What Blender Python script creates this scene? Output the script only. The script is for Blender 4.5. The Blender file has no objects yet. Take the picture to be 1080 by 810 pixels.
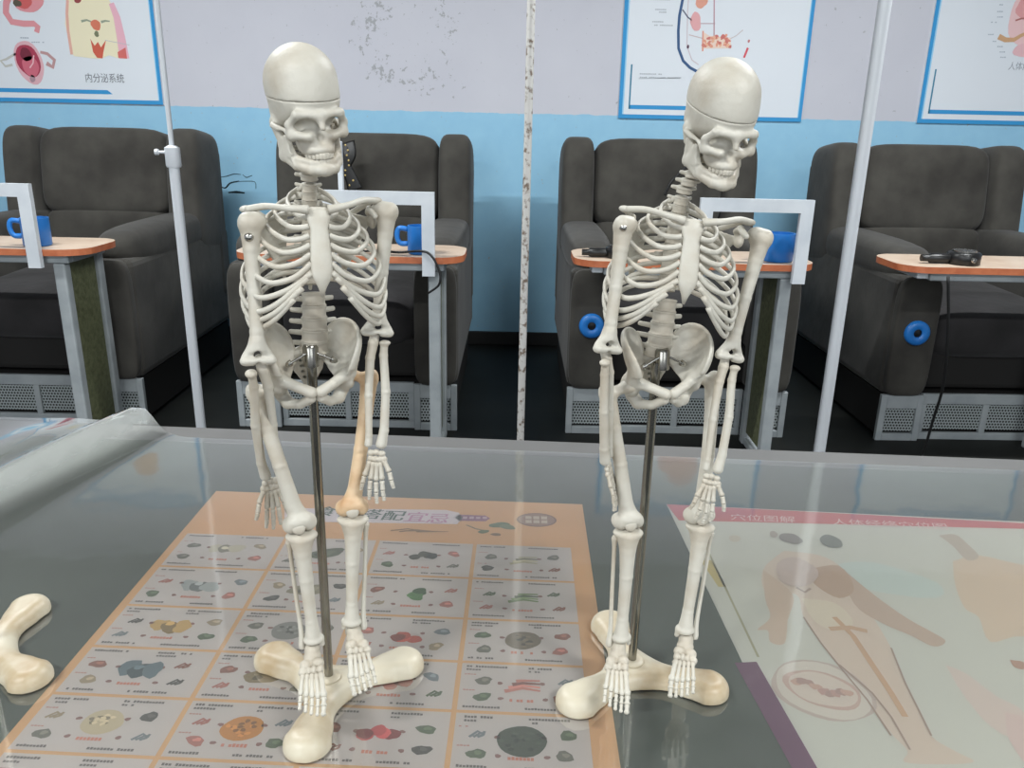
import bpy, bmesh, math, random
import numpy as np
from mathutils import Matrix, Vector

# ------------------------------------------------------------------ camera, world, lights
F_PX, PITCH, ROLL, CAM_H, TABLE_Z = 850.0, math.radians(17.7), math.radians(1.2), 1.17, 0.75
scene = bpy.context.scene
COL = scene.collection
_r0 = Vector((1, 0, 0)); _f = Vector((0, math.cos(PITCH), -math.sin(PITCH))); _u0 = Vector((0, math.sin(PITCH), math.cos(PITCH)))
_r = _r0*math.cos(ROLL)+_u0*math.sin(ROLL); _u = -_r0*math.sin(ROLL)+_u0*math.cos(ROLL)
CAM = Vector((0, 0, CAM_H))
cd = bpy.data.cameras.new('camera'); cam = bpy.data.objects.new('camera', cd); COL.objects.link(cam)
cd.sensor_fit = 'HORIZONTAL'; cd.sensor_width = 36.0; cd.lens = 36.0*F_PX/1080.0; cd.clip_start = 0.02
cam.matrix_world = Matrix(((_r.x, _u.x, -_f.x, 0), (_r.y, _u.y, -_f.y, 0), (_r.z, _u.z, -_f.z, CAM_H), (0, 0, 0, 1)))
scene.camera = cam

def at(px, py, Y):                      # a photograph pixel -> the point of its sight line at depth Y
    d = _f+_r*((px-540)/F_PX)+_u*((405-py)/F_PX)
    return CAM+d*(Y/d.y)
def atz(px, py, Z=TABLE_Z):             # the same at height Z
    d = _f+_r*((px-540)/F_PX)+_u*((405-py)/F_PX)
    return CAM+d*((Z-CAM_H)/d.z)

w = bpy.data.worlds.new('world'); scene.world = w; w.use_nodes = True
bg = w.node_tree.nodes['Background']; bg.inputs[0].default_value = (0.72, 0.82, 0.95, 1); bg.inputs[1].default_value = 1.0
def window_light(name, x, z, sx, sz, e, y=-3.02):
    l = bpy.data.lights.new(name, 'AREA'); l.shape = 'RECTANGLE'; l.size = sx; l.size_y = sz; l.energy = e; l.color = (0.93, 0.97, 1.0)
    o = bpy.data.objects.new(name, l); COL.objects.link(o); o.location = (x, y, z); o.rotation_euler = (math.radians(90), 0, 0)
    return o
window_light('daylight_window', -1.75, 1.85, 2.3, 1.4, 40)
window_light('daylight_window', 1.75, 1.85, 2.3, 1.4, 22)
vs = scene.view_settings
vs.view_transform = 'Standard'; vs.look = 'None'; vs.gamma = 1.0; vs.use_curve_mapping = False; vs.exposure = 0.22

# ------------------------------------------------------------------ helpers
def lin(c):
    return tuple(((v/255.0)/12.92 if v/255.0 <= 0.04045 else ((v/255.0+0.055)/1.055)**2.4) for v in c)
MATS = {}
def pmat(name, rgb, rough=0.6, metal=0.0, rgb2=None, nscale=20.0, lo=0.4, hi=0.7, bump=0.0, bscale=80.0, sheen=0.0, spec=0.5, coat=0.0, detail=4.0):
    m = bpy.data.materials.new(name); m.use_nodes = True; MATS[name] = m
    nt = m.node_tree; b = nt.nodes['Principled BSDF']
    b.inputs['Roughness'].default_value = rough; b.inputs['Metallic'].default_value = metal
    b.inputs['Specular IOR Level'].default_value = spec
    b.inputs['Sheen Weight'].default_value = sheen; b.inputs['Coat Weight'].default_value = coat
    b.inputs['Base Color'].default_value = (*lin(rgb), 1)
    tc = nt.nodes.new('ShaderNodeTexCoord')
    if rgb2 is not None:
        n = nt.nodes.new('ShaderNodeTexNoise'); n.inputs['Scale'].default_value = nscale; n.inputs['Detail'].default_value = detail
        r = nt.nodes.new('ShaderNodeValToRGB'); r.color_ramp.elements[0].position = lo; r.color_ramp.elements[1].position = hi
        r.color_ramp.elements[0].color = (*lin(rgb), 1); r.color_ramp.elements[1].color = (*lin(rgb2), 1)
        nt.links.new(tc.outputs['Object'], n.inputs['Vector']); nt.links.new(n.outputs['Fac'], r.inputs['Fac'])
        nt.links.new(r.outputs['Color'], b.inputs['Base Color'])
    if bump > 0:
        n2 = nt.nodes.new('ShaderNodeTexNoise'); n2.inputs['Scale'].default_value = bscale; n2.inputs['Detail'].default_value = 5
        bp = nt.nodes.new('ShaderNodeBump'); bp.inputs['Strength'].default_value = bump; bp.inputs['Distance'].default_value = 0.01
        nt.links.new(tc.outputs['Object'], n2.inputs['Vector']); nt.links.new(n2.outputs['Fac'], bp.inputs['Height'])
        nt.links.new(bp.outputs['Normal'], b.inputs['Normal'])
    return m

def link(name, me, mat=None, parent=None, M=None, smooth=False):
    o = bpy.data.objects.new(name, me); COL.objects.link(o)
    if mat is not None:
        m = MATS[mat] if isinstance(mat, str) else mat
        if len(me.materials) == 0: me.materials.append(m)
        elif me.materials[0] != m: o.material_slots[0].link = 'OBJECT'; o.material_slots[0].material = m
    if parent is not None: o.parent = parent
    if M is not None: o.matrix_basis = M
    return o
def mesh_np(name, V, Fc, smooth=True):
    me = bpy.data.meshes.new(name)
    me.from_pydata([tuple(v) for v in np.asarray(V, dtype=float).tolist()], [], [tuple(f) for f in (Fc.tolist() if hasattr(Fc, 'tolist') else Fc)])
    if smooth: me.polygons.foreach_set('use_smooth', [True]*len(me.polygons))
    me.update(); return me
def mesh_bm(name, bm, smooth=False):
    me = bpy.data.meshes.new(name); bm.to_mesh(me); bm.free()
    if smooth: me.polygons.foreach_set('use_smooth', [True]*len(me.polygons))
    me.update(); return me
def thing(name, label, cat, loc=(0, 0, 0), rz=0.0, group=None):
    o = bpy.data.objects.new(name, None); COL.objects.link(o); o.location = loc; o.rotation_euler = (0, 0, rz)
    o.empty_display_size = 0.05; o['label'] = label; o['category'] = cat
    if group: o['group'] = group
    return o
def tag(o, label, cat, group=None):
    o['label'] = label; o['category'] = cat
    if group: o['group'] = group
    return o
def struct(o): o['kind'] = 'structure'; return o

def bm_box(bm, x0, x1, y0, y1, z0, z1, bev=0.0, seg=2, M=None):
    r = bmesh.ops.create_cube(bm, size=1.0); vv = r['verts']
    for v in vv: v.co = Vector((x0+(v.co.x+.5)*(x1-x0), y0+(v.co.y+.5)*(y1-y0), z0+(v.co.z+.5)*(z1-z0)))
    if bev > 0:
        es = list({e for v in vv for e in v.link_edges})
        r2 = bmesh.ops.bevel(bm, geom=es, offset=bev, segments=seg, affect='EDGES', profile=0.5)
        vv = [v for v in r2['verts']]+[v for v in vv if v.is_valid]
        vv = list(set(vv))
    if M is not None: bmesh.ops.transform(bm, matrix=M, verts=vv)
    return vv
def box_mesh(name, x0, x1, y0, y1, z0, z1, bev=0.0, seg=2, smooth=False):
    bm = bmesh.new(); bm_box(bm, x0, x1, y0, y1, z0, z1, bev, seg); return mesh_bm(name, bm, smooth)
def box(name, mat, parent, x0, x1, y0, y1, z0, z1, bev=0.0, seg=2, M=None):
    return link(name, box_mesh(name, x0, x1, y0, y1, z0, z1, bev, seg), mat, parent, M)

def lathe_np(prof, n=24, cap=True):
    V, Fc = [], []
    for r, z in prof:
        for k in range(n):
            a = 2*math.pi*k/n; V.append((r*math.cos(a), r*math.sin(a), z))
    for i in range(len(prof)-1):
        for k in range(n):
            k2 = (k+1) % n; Fc.append((i*n+k, i*n+k2, (i+1)*n+k2, (i+1)*n+k))
    if cap:
        if prof[0][0] > 1e-6: Fc.append(tuple(range(n-1, -1, -1)))
        if prof[-1][0] > 1e-6: Fc.append(tuple((len(prof)-1)*n+k for k in range(n)))
    return V, Fc
def lathe(name, prof, n=24, smooth=True):
    V, Fc = lathe_np(prof, n); me = mesh_np(name, V, Fc, smooth)
    if smooth: me.set_sharp_from_angle(angle=math.radians(50))
    return me

def catmull(P, n=8):
    P = [Vector(p) for p in P]; Q = [P[0]*2-P[1]]+P+[P[-1]*2-P[-2]]; out = []
    for i in range(1, len(Q)-2):
        a, b, c, d = Q[i-1], Q[i], Q[i+1], Q[i+2]
        for k in range(n):
            t = k/n
            out.append(0.5*((2*b)+(c-a)*t+(2*a-5*b+4*c-d)*t*t+(3*b-a-3*c+d)*t**3))
    out.append(P[-1]); return out
def interp(vals, n):
    return [float(np.interp(i/(n-1), np.linspace(0, 1, len(vals)), vals)) for i in range(n)]
def loft(pts, hs, ws, up=(0, 0, 1), n=10):
    """tube of elliptical section: hs half size along 'up', ws half size across; returns verts, faces"""
    m = len(pts); hs = interp(hs, m); ws = interp(ws, m); V, Fc = [], []; up = Vector(up)
    for i, p in enumerate(pts):
        T = (pts[min(i+1, m-1)]-pts[max(i-1, 0)]).normalized()
        n1 = up-T*up.dot(T)
        if n1.length < 1e-4: n1 = Vector((1, 0, 0))-T*T.x
        n1.normalize(); n2 = T.cross(n1)
        for k in range(n):
            a = 2*math.pi*k/n; V.append(p+n1*(hs[i]*math.cos(a))+n2*(ws[i]*math.sin(a)))
    for i in range(m-1):
        for k in range(n):
            k2 = (k+1) % n; Fc.append((i*n+k, (i+1)*n+k, (i+1)*n+k2, i*n+k2))
    Fc.append(tuple(range(n))); Fc.append(tuple((m-1)*n+k for k in range(n-1, -1, -1)))
    return V, Fc
def merge(parts):
    V, Fc = [], []
    for v, f in parts:
        o = len(V); V += [tuple(p) for p in v]; Fc += [tuple(i+o for i in q) for q in f]
    return V, Fc
def tube_mesh(name, pts, r, n=8):
    V, Fc = loft([Vector(p) for p in pts], [r, r], [r, r], up=(0.13, 0.21, 0.97), n=n); return mesh_np(name, V, Fc)

def pillow(name, sx, sy, sz, p=5.0, n=10, pz=None, sag=0.0):
    """puffed cushion: a superellipsoid-like box of full size sx, sy, sz"""
    bm = bmesh.new(); bmesh.ops.create_cube(bm, size=2.0)
    bmesh.ops.subdivide_edges(bm, edges=bm.edges[:], cuts=n, use_grid_fill=True)
    for v in bm.verts:
        c = v.co; m = max(abs(c.x), abs(c.y), abs(c.z)); d = Vector((math.sin(c.x*math.pi/2)*.5+c.x*.5, math.sin(c.y*math.pi/2)*.5+c.y*.5, math.sin(c.z*math.pi/2)*.5+c.z*.5))
        L = (abs(d.x)**p+abs(d.y)**p+abs(d.z)**p)**(1/p)
        d = d/L
        v.co = Vector((d.x*sx/2, d.y*sy/2, d.z*sz/2))
    return mesh_bm(name, bm, True)

# ------------------------------------------------------------------ distance fields -> bone meshes (millimetres)
class Field:
    def __init__(s, lo, hi, h):
        s.lo = np.array(lo, float); s.h = h
        n = [int(math.ceil((hi[i]-lo[i])/h))+1 for i in range(3)]
        ax = [(lo[i]+h*np.arange(n[i])).astype(np.float32) for i in range(3)]
        s.X = ax[0][:, None, None]; s.Y = ax[1][None, :, None]; s.Z = ax[2][None, None, :]
        s.d = np.full(n, 1e3, np.float32)
    def ell(s, c, r, tilt=None):
        x, y, z = s.X-c[0], s.Y-c[1], s.Z-c[2]
        if tilt is not None:                       # (axis, degrees)
            a = math.radians(tilt[1]); ca, sa = math.cos(a), math.sin(a)
            if tilt[0] == 'x': y, z = y*ca+z*sa, -y*sa+z*ca
            if tilt[0] == 'y': x, z = x*ca-z*sa, x*sa+z*ca
            if tilt[0] == 'z': x, y = x*ca+y*sa, -x*sa+y*ca
        k0 = np.sqrt((x/r[0])**2+(y/r[1])**2+(z/r[2])**2)
        k1 = np.sqrt((x/r[0]**2)**2+(y/r[1]**2)**2+(z/r[2]**2)**2)+1e-6
        return k0*(k0-1)/k1
    def cap(s, a, b, ra, rb=None):
        rb = ra if rb is None else rb
        ab = np.array(b, float)-np.array(a, float); L2 = float(ab@ab)
        x, y, z = s.X-a[0], s.Y-a[1], s.Z-a[2]
        t = np.clip((x*ab[0]+y*ab[1]+z*ab[2])/L2, 0, 1)
        return np.sqrt((x-t*ab[0])**2+(y-t*ab[1])**2+(z-t*ab[2])**2)-(ra+(rb-ra)*t)
    def tri(s, a, b, c, r):
        a, b, c = (np.array(v, float) for v in (a, b, c)); n = np.cross(b-a, c-a); n /= np.linalg.norm(n)
        dp = (s.X-a[0])*n[0]+(s.Y-a[1])*n[1]+(s.Z-a[2])*n[2]
        inside = None
        for p, q in ((a, b), (b, c), (c, a)):
            m = np.cross(n, q-p); m /= np.linalg.norm(m)
            e = -((s.X-p[0])*m[0]+(s.Y-p[1])*m[1]+(s.Z-p[2])*m[2])
            inside = e if inside is None else np.maximum(inside, e)
        return np.maximum(inside-r, np.abs(dp)-r)
    def add(s, d, k=2.0):
        h = np.clip(0.5+0.5*(d-s.d)/k, 0, 1); s.d = (d*(1-h)+s.d*h-k*h*(1-h)).astype(np.float32); return s
    def sub(s, d, k=1.0):
        d = -d; h = np.clip(0.5-0.5*(d-s.d)/k, 0, 1); s.d = (d*(1-h)+s.d*h+k*h*(1-h)).astype(np.float32); return s
    def chain(s, P, R, k=2.0, k_in=1.0):
        for i in range(len(P)-1): s.add(s.cap(P[i], P[i+1], R[i], R[i+1]), k if i == 0 else k_in)
        return s
    def net(s, d=None):
        Fv = s.d if d is None else d
        Fv = np.pad(Fv, 1, constant_values=5.0); S = Fv < 0; nx, ny, nz = Fv.shape
        cnt = np.zeros((nx-1, ny-1, nz-1), np.int8)
        offs = [(i, j, k) for i in (0, 1) for j in (0, 1) for k in (0, 1)]
        for i, j, k in offs: cnt += S[i:nx-1+i, j:ny-1+j, k:nz-1+k]
        m = (cnt > 0) & (cnt < 8); I = np.argwhere(m); idx = np.full(m.shape, -1, np.int64); idx[m] = np.arange(len(I))
        acc = np.zeros((len(I), 3)); num = np.zeros(len(I))
        for a, o in enumerate(offs):
            for b in range(3):
                if o[b] == 1: continue
                o2 = list(o); o2[b] = 1
                f0 = Fv[I[:, 0]+o[0], I[:, 1]+o[1], I[:, 2]+o[2]]; f1 = Fv[I[:, 0]+o2[0], I[:, 1]+o2[1], I[:, 2]+o2[2]]
                cr = (f0 < 0) != (f1 < 0); t = np.where(cr, f0/np.where(cr, f0-f1, 1), 0)
                p = np.tile(np.array(o, float), (len(I), 1)); p[:, b] += t
                acc[cr] += p[cr]; num[cr] += 1
        V = (I+acc/num[:, None]-1)*s.h+s.lo
        Q = []
        for ax in range(3):
            b, c = [(1, 2), (2, 0), (0, 1)][ax]
            sl0 = [slice(None)]*3; sl1 = [slice(None)]*3; sl0[ax] = slice(0, -1); sl1[ax] = slice(1, None)
            A, B = S[tuple(sl0)], S[tuple(sl1)]; E = np.argwhere(A != B)
            ok = (E[:, b] > 0) & (E[:, c] > 0) & (E[:, b] < Fv.shape[b]-1) & (E[:, c] < Fv.shape[c]-1); E = E[ok]
            fl = A[E[:, 0], E[:, 1], E[:, 2]]
            def cell(db, dc):
                e = E.copy(); e[:, b] += db; e[:, c] += dc; return idx[e[:, 0], e[:, 1], e[:, 2]]
            q = np.stack([cell(-1, -1), cell(0, -1), cell(0, 0), cell(-1, 0)], 1)
            q[~fl] = q[~fl][:, ::-1]; Q.append(q)
        return V, np.concatenate(Q)
MM = 0.001
def bone(name, field, d=None):
    V, Q = field.net(d); return mesh_np(name, V*MM, Q)
def mirrored(name, me):
    m = me.copy(); m.name = name
    n = len(m.vertices); co = np.empty(n*3, np.float32); m.vertices.foreach_get('co', co); co = co.reshape(-1, 3); co[:, 0] *= -1
    Fc = [tuple(reversed(p.vertices)) for p in me.polygons]
    bpy.data.meshes.remove(m)
    return mesh_np(name, co, Fc)
def both(name, me): return {1: me, -1: mirrored(name, me)}

# ------------------------------------------------------------------ materials
pmat('bone', (188, 184, 172), 0.5, rgb2=(170, 158, 139), nscale=28, lo=0.45, hi=0.75, bump=0.08, bscale=160)
pmat('bone_tan', (206, 180, 146), 0.5, rgb2=(170, 128, 86), nscale=40, lo=0.45, hi=0.75, bump=0.08, bscale=160)
pmat('tooth', (196, 190, 176), 0.35)
pmat('base_plastic', (188, 180, 160), 0.42, rgb2=(160, 140, 108), nscale=26, lo=0.42, hi=0.72)
pmat('steel', (150, 148, 140), 0.22, 1.0)
pmat('screw_steel', (176, 174, 168), 0.25, 1.0)
pmat('velvet', (72, 70, 65), 0.85, rgb2=(48, 46, 43), nscale=6, lo=0.3, hi=0.72, bump=0.3, bscale=12, sheen=0.12, spec=0.2)
pmat('velvet_seat', (54, 52, 53), 0.8, rgb2=(40, 39, 39), nscale=7, lo=0.3, hi=0.7, bump=0.5, bscale=10, sheen=0.12, spec=0.2)
pmat('dark_cloth', (40, 39, 38), 0.9, spec=0.2)
pmat('grey_metal', (158, 164, 166), 0.45, rgb2=(140, 147, 150), nscale=12)
pmat('white_metal', (205, 210, 214), 0.35, rgb2=(190, 196, 202), nscale=10)
pmat('wood_top', (200, 180, 160), 0.4, rgb2=(186, 162, 140), nscale=14)
pmat('wood_edge', (190, 112, 74), 0.45, rgb2=(170, 92, 58), nscale=25)
pmat('green_panel', (96, 100, 72), 0.6, rgb2=(74, 78, 52), nscale=60, bump=0.3, bscale=120)
pmat('blue_plastic', (36, 118, 196), 0.35, rgb2=(28, 100, 176), nscale=6)
pmat('black_plastic', (18, 18, 18), 0.35)
pmat('cable', (20, 20, 20), 0.5)
pmat('pole_white', (212, 216, 220), 0.35)
pmat('pole_rust', (205, 203, 198), 0.6, rgb2=(120, 104, 90), nscale=70, lo=0.52, hi=0.66, bump=0.2)
pmat('gold', (190, 168, 110), 0.4, 0.6)
pmat('table_paint', (62, 74, 60), 0.6, rgb2=(50, 60, 48), nscale=7)
pmat('table_edge', (104, 103, 101), 0.4, rgb2=(94, 93, 91), nscale=4)
pmat('table_leg', (70, 70, 68), 0.5, 0.3)
pmat('paper_peach', (228, 182, 132), 0.8, rgb2=(220, 172, 120), nscale=5)
pmat('paper_white', (212, 210, 200), 0.8)
pmat('frame_white', (222, 228, 234), 0.6)
pmat('floor_dark', (24, 25, 22), 0.6, rgb2=(17, 18, 16), nscale=6, spec=0.3)
pmat('baseboard_dark', (22, 23, 22), 0.6)
pmat('plaster', (206, 206, 212), 0.85, rgb2=(198, 199, 206), nscale=3)
pmat('ceiling_white', (158, 160, 156), 0.9)
pmat('crack_dark', (26, 44, 52), 0.9)
pmat('window_frame', (220, 222, 222), 0.5)

def N(nt, t, **kw):
    n = nt.nodes.new(t)
    for k, v in kw.items():
        if k.startswith('i'): n.inputs[int(k[1:])].default_value = v
        else: setattr(n, k, v)
    return n
def math_node(nt, op, a, b=None, clamp=False):
    n = nt.nodes.new('ShaderNodeMath'); n.operation = op; n.use_clamp = clamp
    for i, v in enumerate((a, b)):
        if v is None: continue
        if isinstance(v, (int, float)): n.inputs[i].default_value = v
        else: nt.links.new(v, n.inputs[i])
    return n.outputs[0]
def mix_rgb(nt, fac, a, b):
    n = nt.nodes.new('ShaderNodeMix'); n.data_type = 'RGBA'
    for sock, v in ((n.inputs[0], fac), (n.inputs[6], a), (n.inputs[7], b)):
        if isinstance(v, tuple): sock.default_value = (*v, 1) if len(v) == 3 else v
        elif isinstance(v, (int, float)): sock.default_value = v
        else: nt.links.new(v, sock)
    return n.outputs[2]

def wall_material():
    m = bpy.data.materials.new('painted_wall'); m.use_nodes = True; MATS['painted_wall'] = m
    nt = m.node_tree; b = nt.nodes['Principled BSDF']; L = nt.links
    tc = N(nt, 'ShaderNodeTexCoord'); sep = N(nt, 'ShaderNodeSeparateXYZ'); L.new(tc.outputs['Object'], sep.inputs[0])
    X, Z = sep.outputs[0], sep.outputs[2]
    def noise(scale, detail=4.0, rough=0.55):
        n = N(nt, 'ShaderNodeTexNoise'); n.inputs['Scale'].default_value = scale; n.inputs['Detail'].default_value = detail; n.inputs['Roughness'].default_value = rough
        L.new(tc.outputs['Object'], n.inputs['Vector']); return n.outputs['Fac']
    n1, n2, n3, n4 = noise(2.2), noise(14, 6), noise(34, 6, 0.65), noise(60, 3)
    white = mix_rgb(nt, n1, lin((206, 207, 214)), lin((192, 193, 203)))
    blue = mix_rgb(nt, n2, lin((140, 190, 220)), lin((156, 204, 228)))
    # brushed lower edge of the white
    zz = math_node(nt, 'ADD', Z, math_node(nt, 'MULTIPLY', math_node(nt, 'SUBTRACT', n2, 0.5), 0.02))
    isw = math_node(nt, 'GREATER_THAN', zz, 1.237)
    base = mix_rgb(nt, isw, blue, white)
    # flaked paint, ring-shaped patch above the dado, and loose specks round it
    dx = math_node(nt, 'SUBTRACT', X, -0.56); dz = math_node(nt, 'SUBTRACT', Z, 1.585)
    rr = math_node(nt, 'SQRT', math_node(nt, 'ADD', math_node(nt, 'MULTIPLY', dx, dx), math_node(nt, 'MULTIPLY', dz, dz)))
    ring = math_node(nt, 'SUBTRACT', 1.0, math_node(nt, 'MULTIPLY', math_node(nt, 'ABSOLUTE', math_node(nt, 'SUBTRACT', rr, 0.20)), 7.5), True)
    left = math_node(nt, 'SUBTRACT', 1.0, math_node(nt, 'MULTIPLY', math_node(nt, 'ABSOLUTE', math_node(nt, 'ADD', dx, 0.17)), 5.0), True)
    amt = math_node(nt, 'MULTIPLY', ring, math_node(nt, 'ADD', 0.72, math_node(nt, 'MULTIPLY', left, 0.3)))
    flake = math_node(nt, 'GREATER_THAN', math_node(nt, 'ADD', math_node(nt, 'MULTIPLY', amt, 0.17), n3), 0.697)
    speck = math_node(nt, 'GREATER_THAN', math_node(nt, 'ADD', math_node(nt, 'MULTIPLY', ring, 0.05), n4), 0.715)
    mask = math_node(nt, 'MAXIMUM', flake, speck)
    base = mix_rgb(nt, mask, base, lin((164, 166, 170)))
    L.new(base, b.inputs['Base Color']); b.inputs['Roughness'].default_value = 0.75
    bp = N(nt, 'ShaderNodeBump'); bp.inputs['Strength'].default_value = 0.35; bp.inputs['Distance'].default_value = 0.004
    hgt = math_node(nt, 'SUBTRACT', math_node(nt, 'MULTIPLY', n2, 0.5), mask); L.new(hgt, bp.inputs['Height']); L.new(bp.outputs['Normal'], b.inputs['Normal'])
wall_material()

def perforated_material():
    m = bpy.data.materials.new('perforated_metal'); m.use_nodes = True; MATS['perforated_metal'] = m
    nt = m.node_tree; b = nt.nodes['Principled BSDF']; L = nt.links
    tc = N(nt, 'ShaderNodeTexCoord'); sep = N(nt, 'ShaderNodeSeparateXYZ'); L.new(tc.outputs['Object'], sep.inputs[0])
    s = 84.0
    zr = math_node(nt, 'MULTIPLY', sep.outputs[2], s); row = math_node(nt, 'FLOOR', zr)
    xx = math_node(nt, 'ADD', math_node(nt, 'MULTIPLY', math_node(nt, 'ADD', sep.outputs[0], sep.outputs[1]), s), math_node(nt, 'MULTIPLY', row, 0.5))
    fx = math_node(nt, 'SUBTRACT', math_node(nt, 'FRACT', xx), 0.5); fz = math_node(nt, 'SUBTRACT', math_node(nt, 'FRACT', zr), 0.5)
    d = math_node(nt, 'SQRT', math_node(nt, 'ADD', math_node(nt, 'MULTIPLY', fx, fx), math_node(nt, 'MULTIPLY', fz, fz)))
    hole = math_node(nt, 'LESS_THAN', d, 0.34)
    L.new(mix_rgb(nt, hole, lin((156, 164, 164)), lin((20, 22, 20))), b.inputs['Base Color']); b.inputs['Roughness'].default_value = 0.5
perforated_material()

def sheet_material():
    m = bpy.data.materials.new('clear_plastic'); m.use_nodes = True; MATS['clear_plastic'] = m
    nt = m.node_tree; L = nt.links; nt.nodes.remove(nt.nodes['Principled BSDF']); out = nt.nodes['Material Output']
    tr = N(nt, 'ShaderNodeBsdfTransparent'); tr.inputs[0].default_value = (0.97, 0.98, 0.97, 1)
    df = N(nt, 'ShaderNodeBsdfDiffuse'); df.inputs[0].default_value = (0.66, 0.68, 0.65, 1)
    gl = N(nt, 'ShaderNodeBsdfGlossy'); gl.inputs[0].default_value = (1, 1, 0.96, 1); gl.inputs[1].default_value = 0.06
    tc = N(nt, 'ShaderNodeTexCoord'); n = N(nt, 'ShaderNodeTexNoise'); n.inputs['Scale'].default_value = 9.0; n.inputs['Detail'].default_value = 2.0
    bp = N(nt, 'ShaderNodeBump'); bp.inputs['Strength'].default_value = 0.12; bp.inputs['Distance'].default_value = 0.004
    L.new(tc.outputs['Object'], n.inputs['Vector']); L.new(n.outputs['Fac'], bp.inputs['Height'])
    for q in (gl, df): L.new(bp.outputs['Normal'], q.inputs['Normal'])
    fr = N(nt, 'ShaderNodeFresnel'); fr.inputs[0].default_value = 1.38; L.new(bp.outputs['Normal'], fr.inputs['Normal'])
    f2 = math_node(nt, 'MULTIPLY', fr.outputs[0], 3.1, True)       # front and back face of the sheet both reflect
    at_ = N(nt, 'ShaderNodeAttribute'); at_.attribute_name = 'fold'                 # lifted, doubled plastic looks milky
    milk = math_node(nt, 'ADD', 0.085, math_node(nt, 'MULTIPLY', at_.outputs['Fac'], 0.34), True)
    m1 = N(nt, 'ShaderNodeMixShader'); L.new(milk, m1.inputs[0]); L.new(tr.outputs[0], m1.inputs[1]); L.new(df.outputs[0], m1.inputs[2])
    m2 = N(nt, 'ShaderNodeMixShader'); L.new(f2, m2.inputs[0]); L.new(m1.outputs[0], m2.inputs[1]); L.new(gl.outputs[0], m2.inputs[2])
    L.new(m2.outputs[0], out.inputs['Surface'])
sheet_material()

def print_material():
    m = bpy.data.materials.new('printed_ink'); m.use_nodes = True; MATS['printed_ink'] = m
    nt = m.node_tree; b = nt.nodes['Principled BSDF']; b.inputs['Roughness'].default_value = 0.75
    a = N(nt, 'ShaderNodeVertexColor'); a.layer_name = 'ink'; nt.links.new(a.outputs['Color'], b.inputs['Base Color'])
print_material()

# ------------------------------------------------------------------ the room
WALL_Y, CEIL = 4.4, 2.9
struct(box('floor', 'floor_dark', None, -4.3, 4.3, -3.3, 4.5, -0.1, 0.0))
struct(box('ceiling', 'ceiling_white', None, -4.3, 4.3, -3.3, 4.5, CEIL, CEIL+0.1))
wb = struct(box('wall_back', 'painted_wall', None, -4.3, 4.3, WALL_Y, WALL_Y+0.1, 0, CEIL))
struct(box('wall_left', 'plaster', None, -4.3, -4.2, -3.2, WALL_Y, 0, CEIL))
struct(box('wall_right', 'plaster', None, 4.2, 4.3, -3.2, WALL_Y, 0, CEIL))
struct(box('baseboard_back', 'baseboard_dark', None, -4.2, 4.2, WALL_Y-0.018, WALL_Y, 0, 0.075, 0.004))
bm = bmesh.new()                           # wall behind the photographer with two window openings
for x0, x1, z0, z1 in ((-4.2, -2.9, 0, CEIL), (-0.6, 0.6, 0, CEIL), (2.9, 4.2, 0, CEIL), (-2.9, -0.6, 0, 1.15), (-2.9, -0.6, 2.55, CEIL), (0.6, 2.9, 0, 1.15), (0.6, 2.9, 2.55, CEIL)):
    bm_box(bm, x0, x1, -3.3, -3.2, z0, z1)
struct(link('wall_front', mesh_bm('wall_front', bm), 'plaster'))
for k, (x0, x1) in enumerate(((-2.9, -0.6), (0.6, 2.9))):
    wroot = bpy.data.objects.new('window_%d' % (k+1), None); COL.objects.link(wroot); struct(wroot); wroot.location = ((x0+x1)/2, -3.25, 1.15)
    hw = (x1-x0)/2
    for a in ((-hw, hw, 0, 0.05), (-hw, hw, 1.35, 1.4), (-hw, -hw+0.05, 0.05, 1.35), (hw-0.05, hw, 0.05, 1.35), (-0.03, 0.03, 0.05, 1.35)):
        box('window_bar', 'window_frame', wroot, a[0], a[1], -0.03, 0.03, a[2], a[3])
# broken plaster on the blue paint: a dark slot, a torn flap and hairline cracks
def wallpt(px, py): p = at(px, py, WALL_Y); return p.x, p.z
def wall_strip(name, pts, w0, mat, off=0.0015, parent=wb):
    P = [Vector((wallpt(*p)[0], WALL_Y-off, wallpt(*p)[1])) for p in pts]
    P = catmull(P, 4); V, Fc = loft(P, [w0*.5, w0, w0*.6], [0.0012]*2, up=(0.2, 0, 1), n=6)
    o = link(name, mesh_np(name, V, Fc), mat, parent); return o
wall_strip('wall_crack', [(241, 203), (250, 202.5), (258, 203.5)], 0.006, 'crack_dark')
wall_strip('wall_crack', [(233, 197), (238, 198), (243, 193), (252, 191)], 0.004, 'crack_dark')
wall_strip('wall_crack', [(228, 187), (238, 186), (247, 183.5), (254, 184)], 0.002, 'crack_dark')
wall_strip('wall_crack', [(250, 191.5), (260, 191), (269, 192), (270, 199)], 0.0016, 'crack_dark')
wall_strip('wall_crack', [(256, 184), (260, 187), (266, 185)], 0.002, 'crack_dark')

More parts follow.
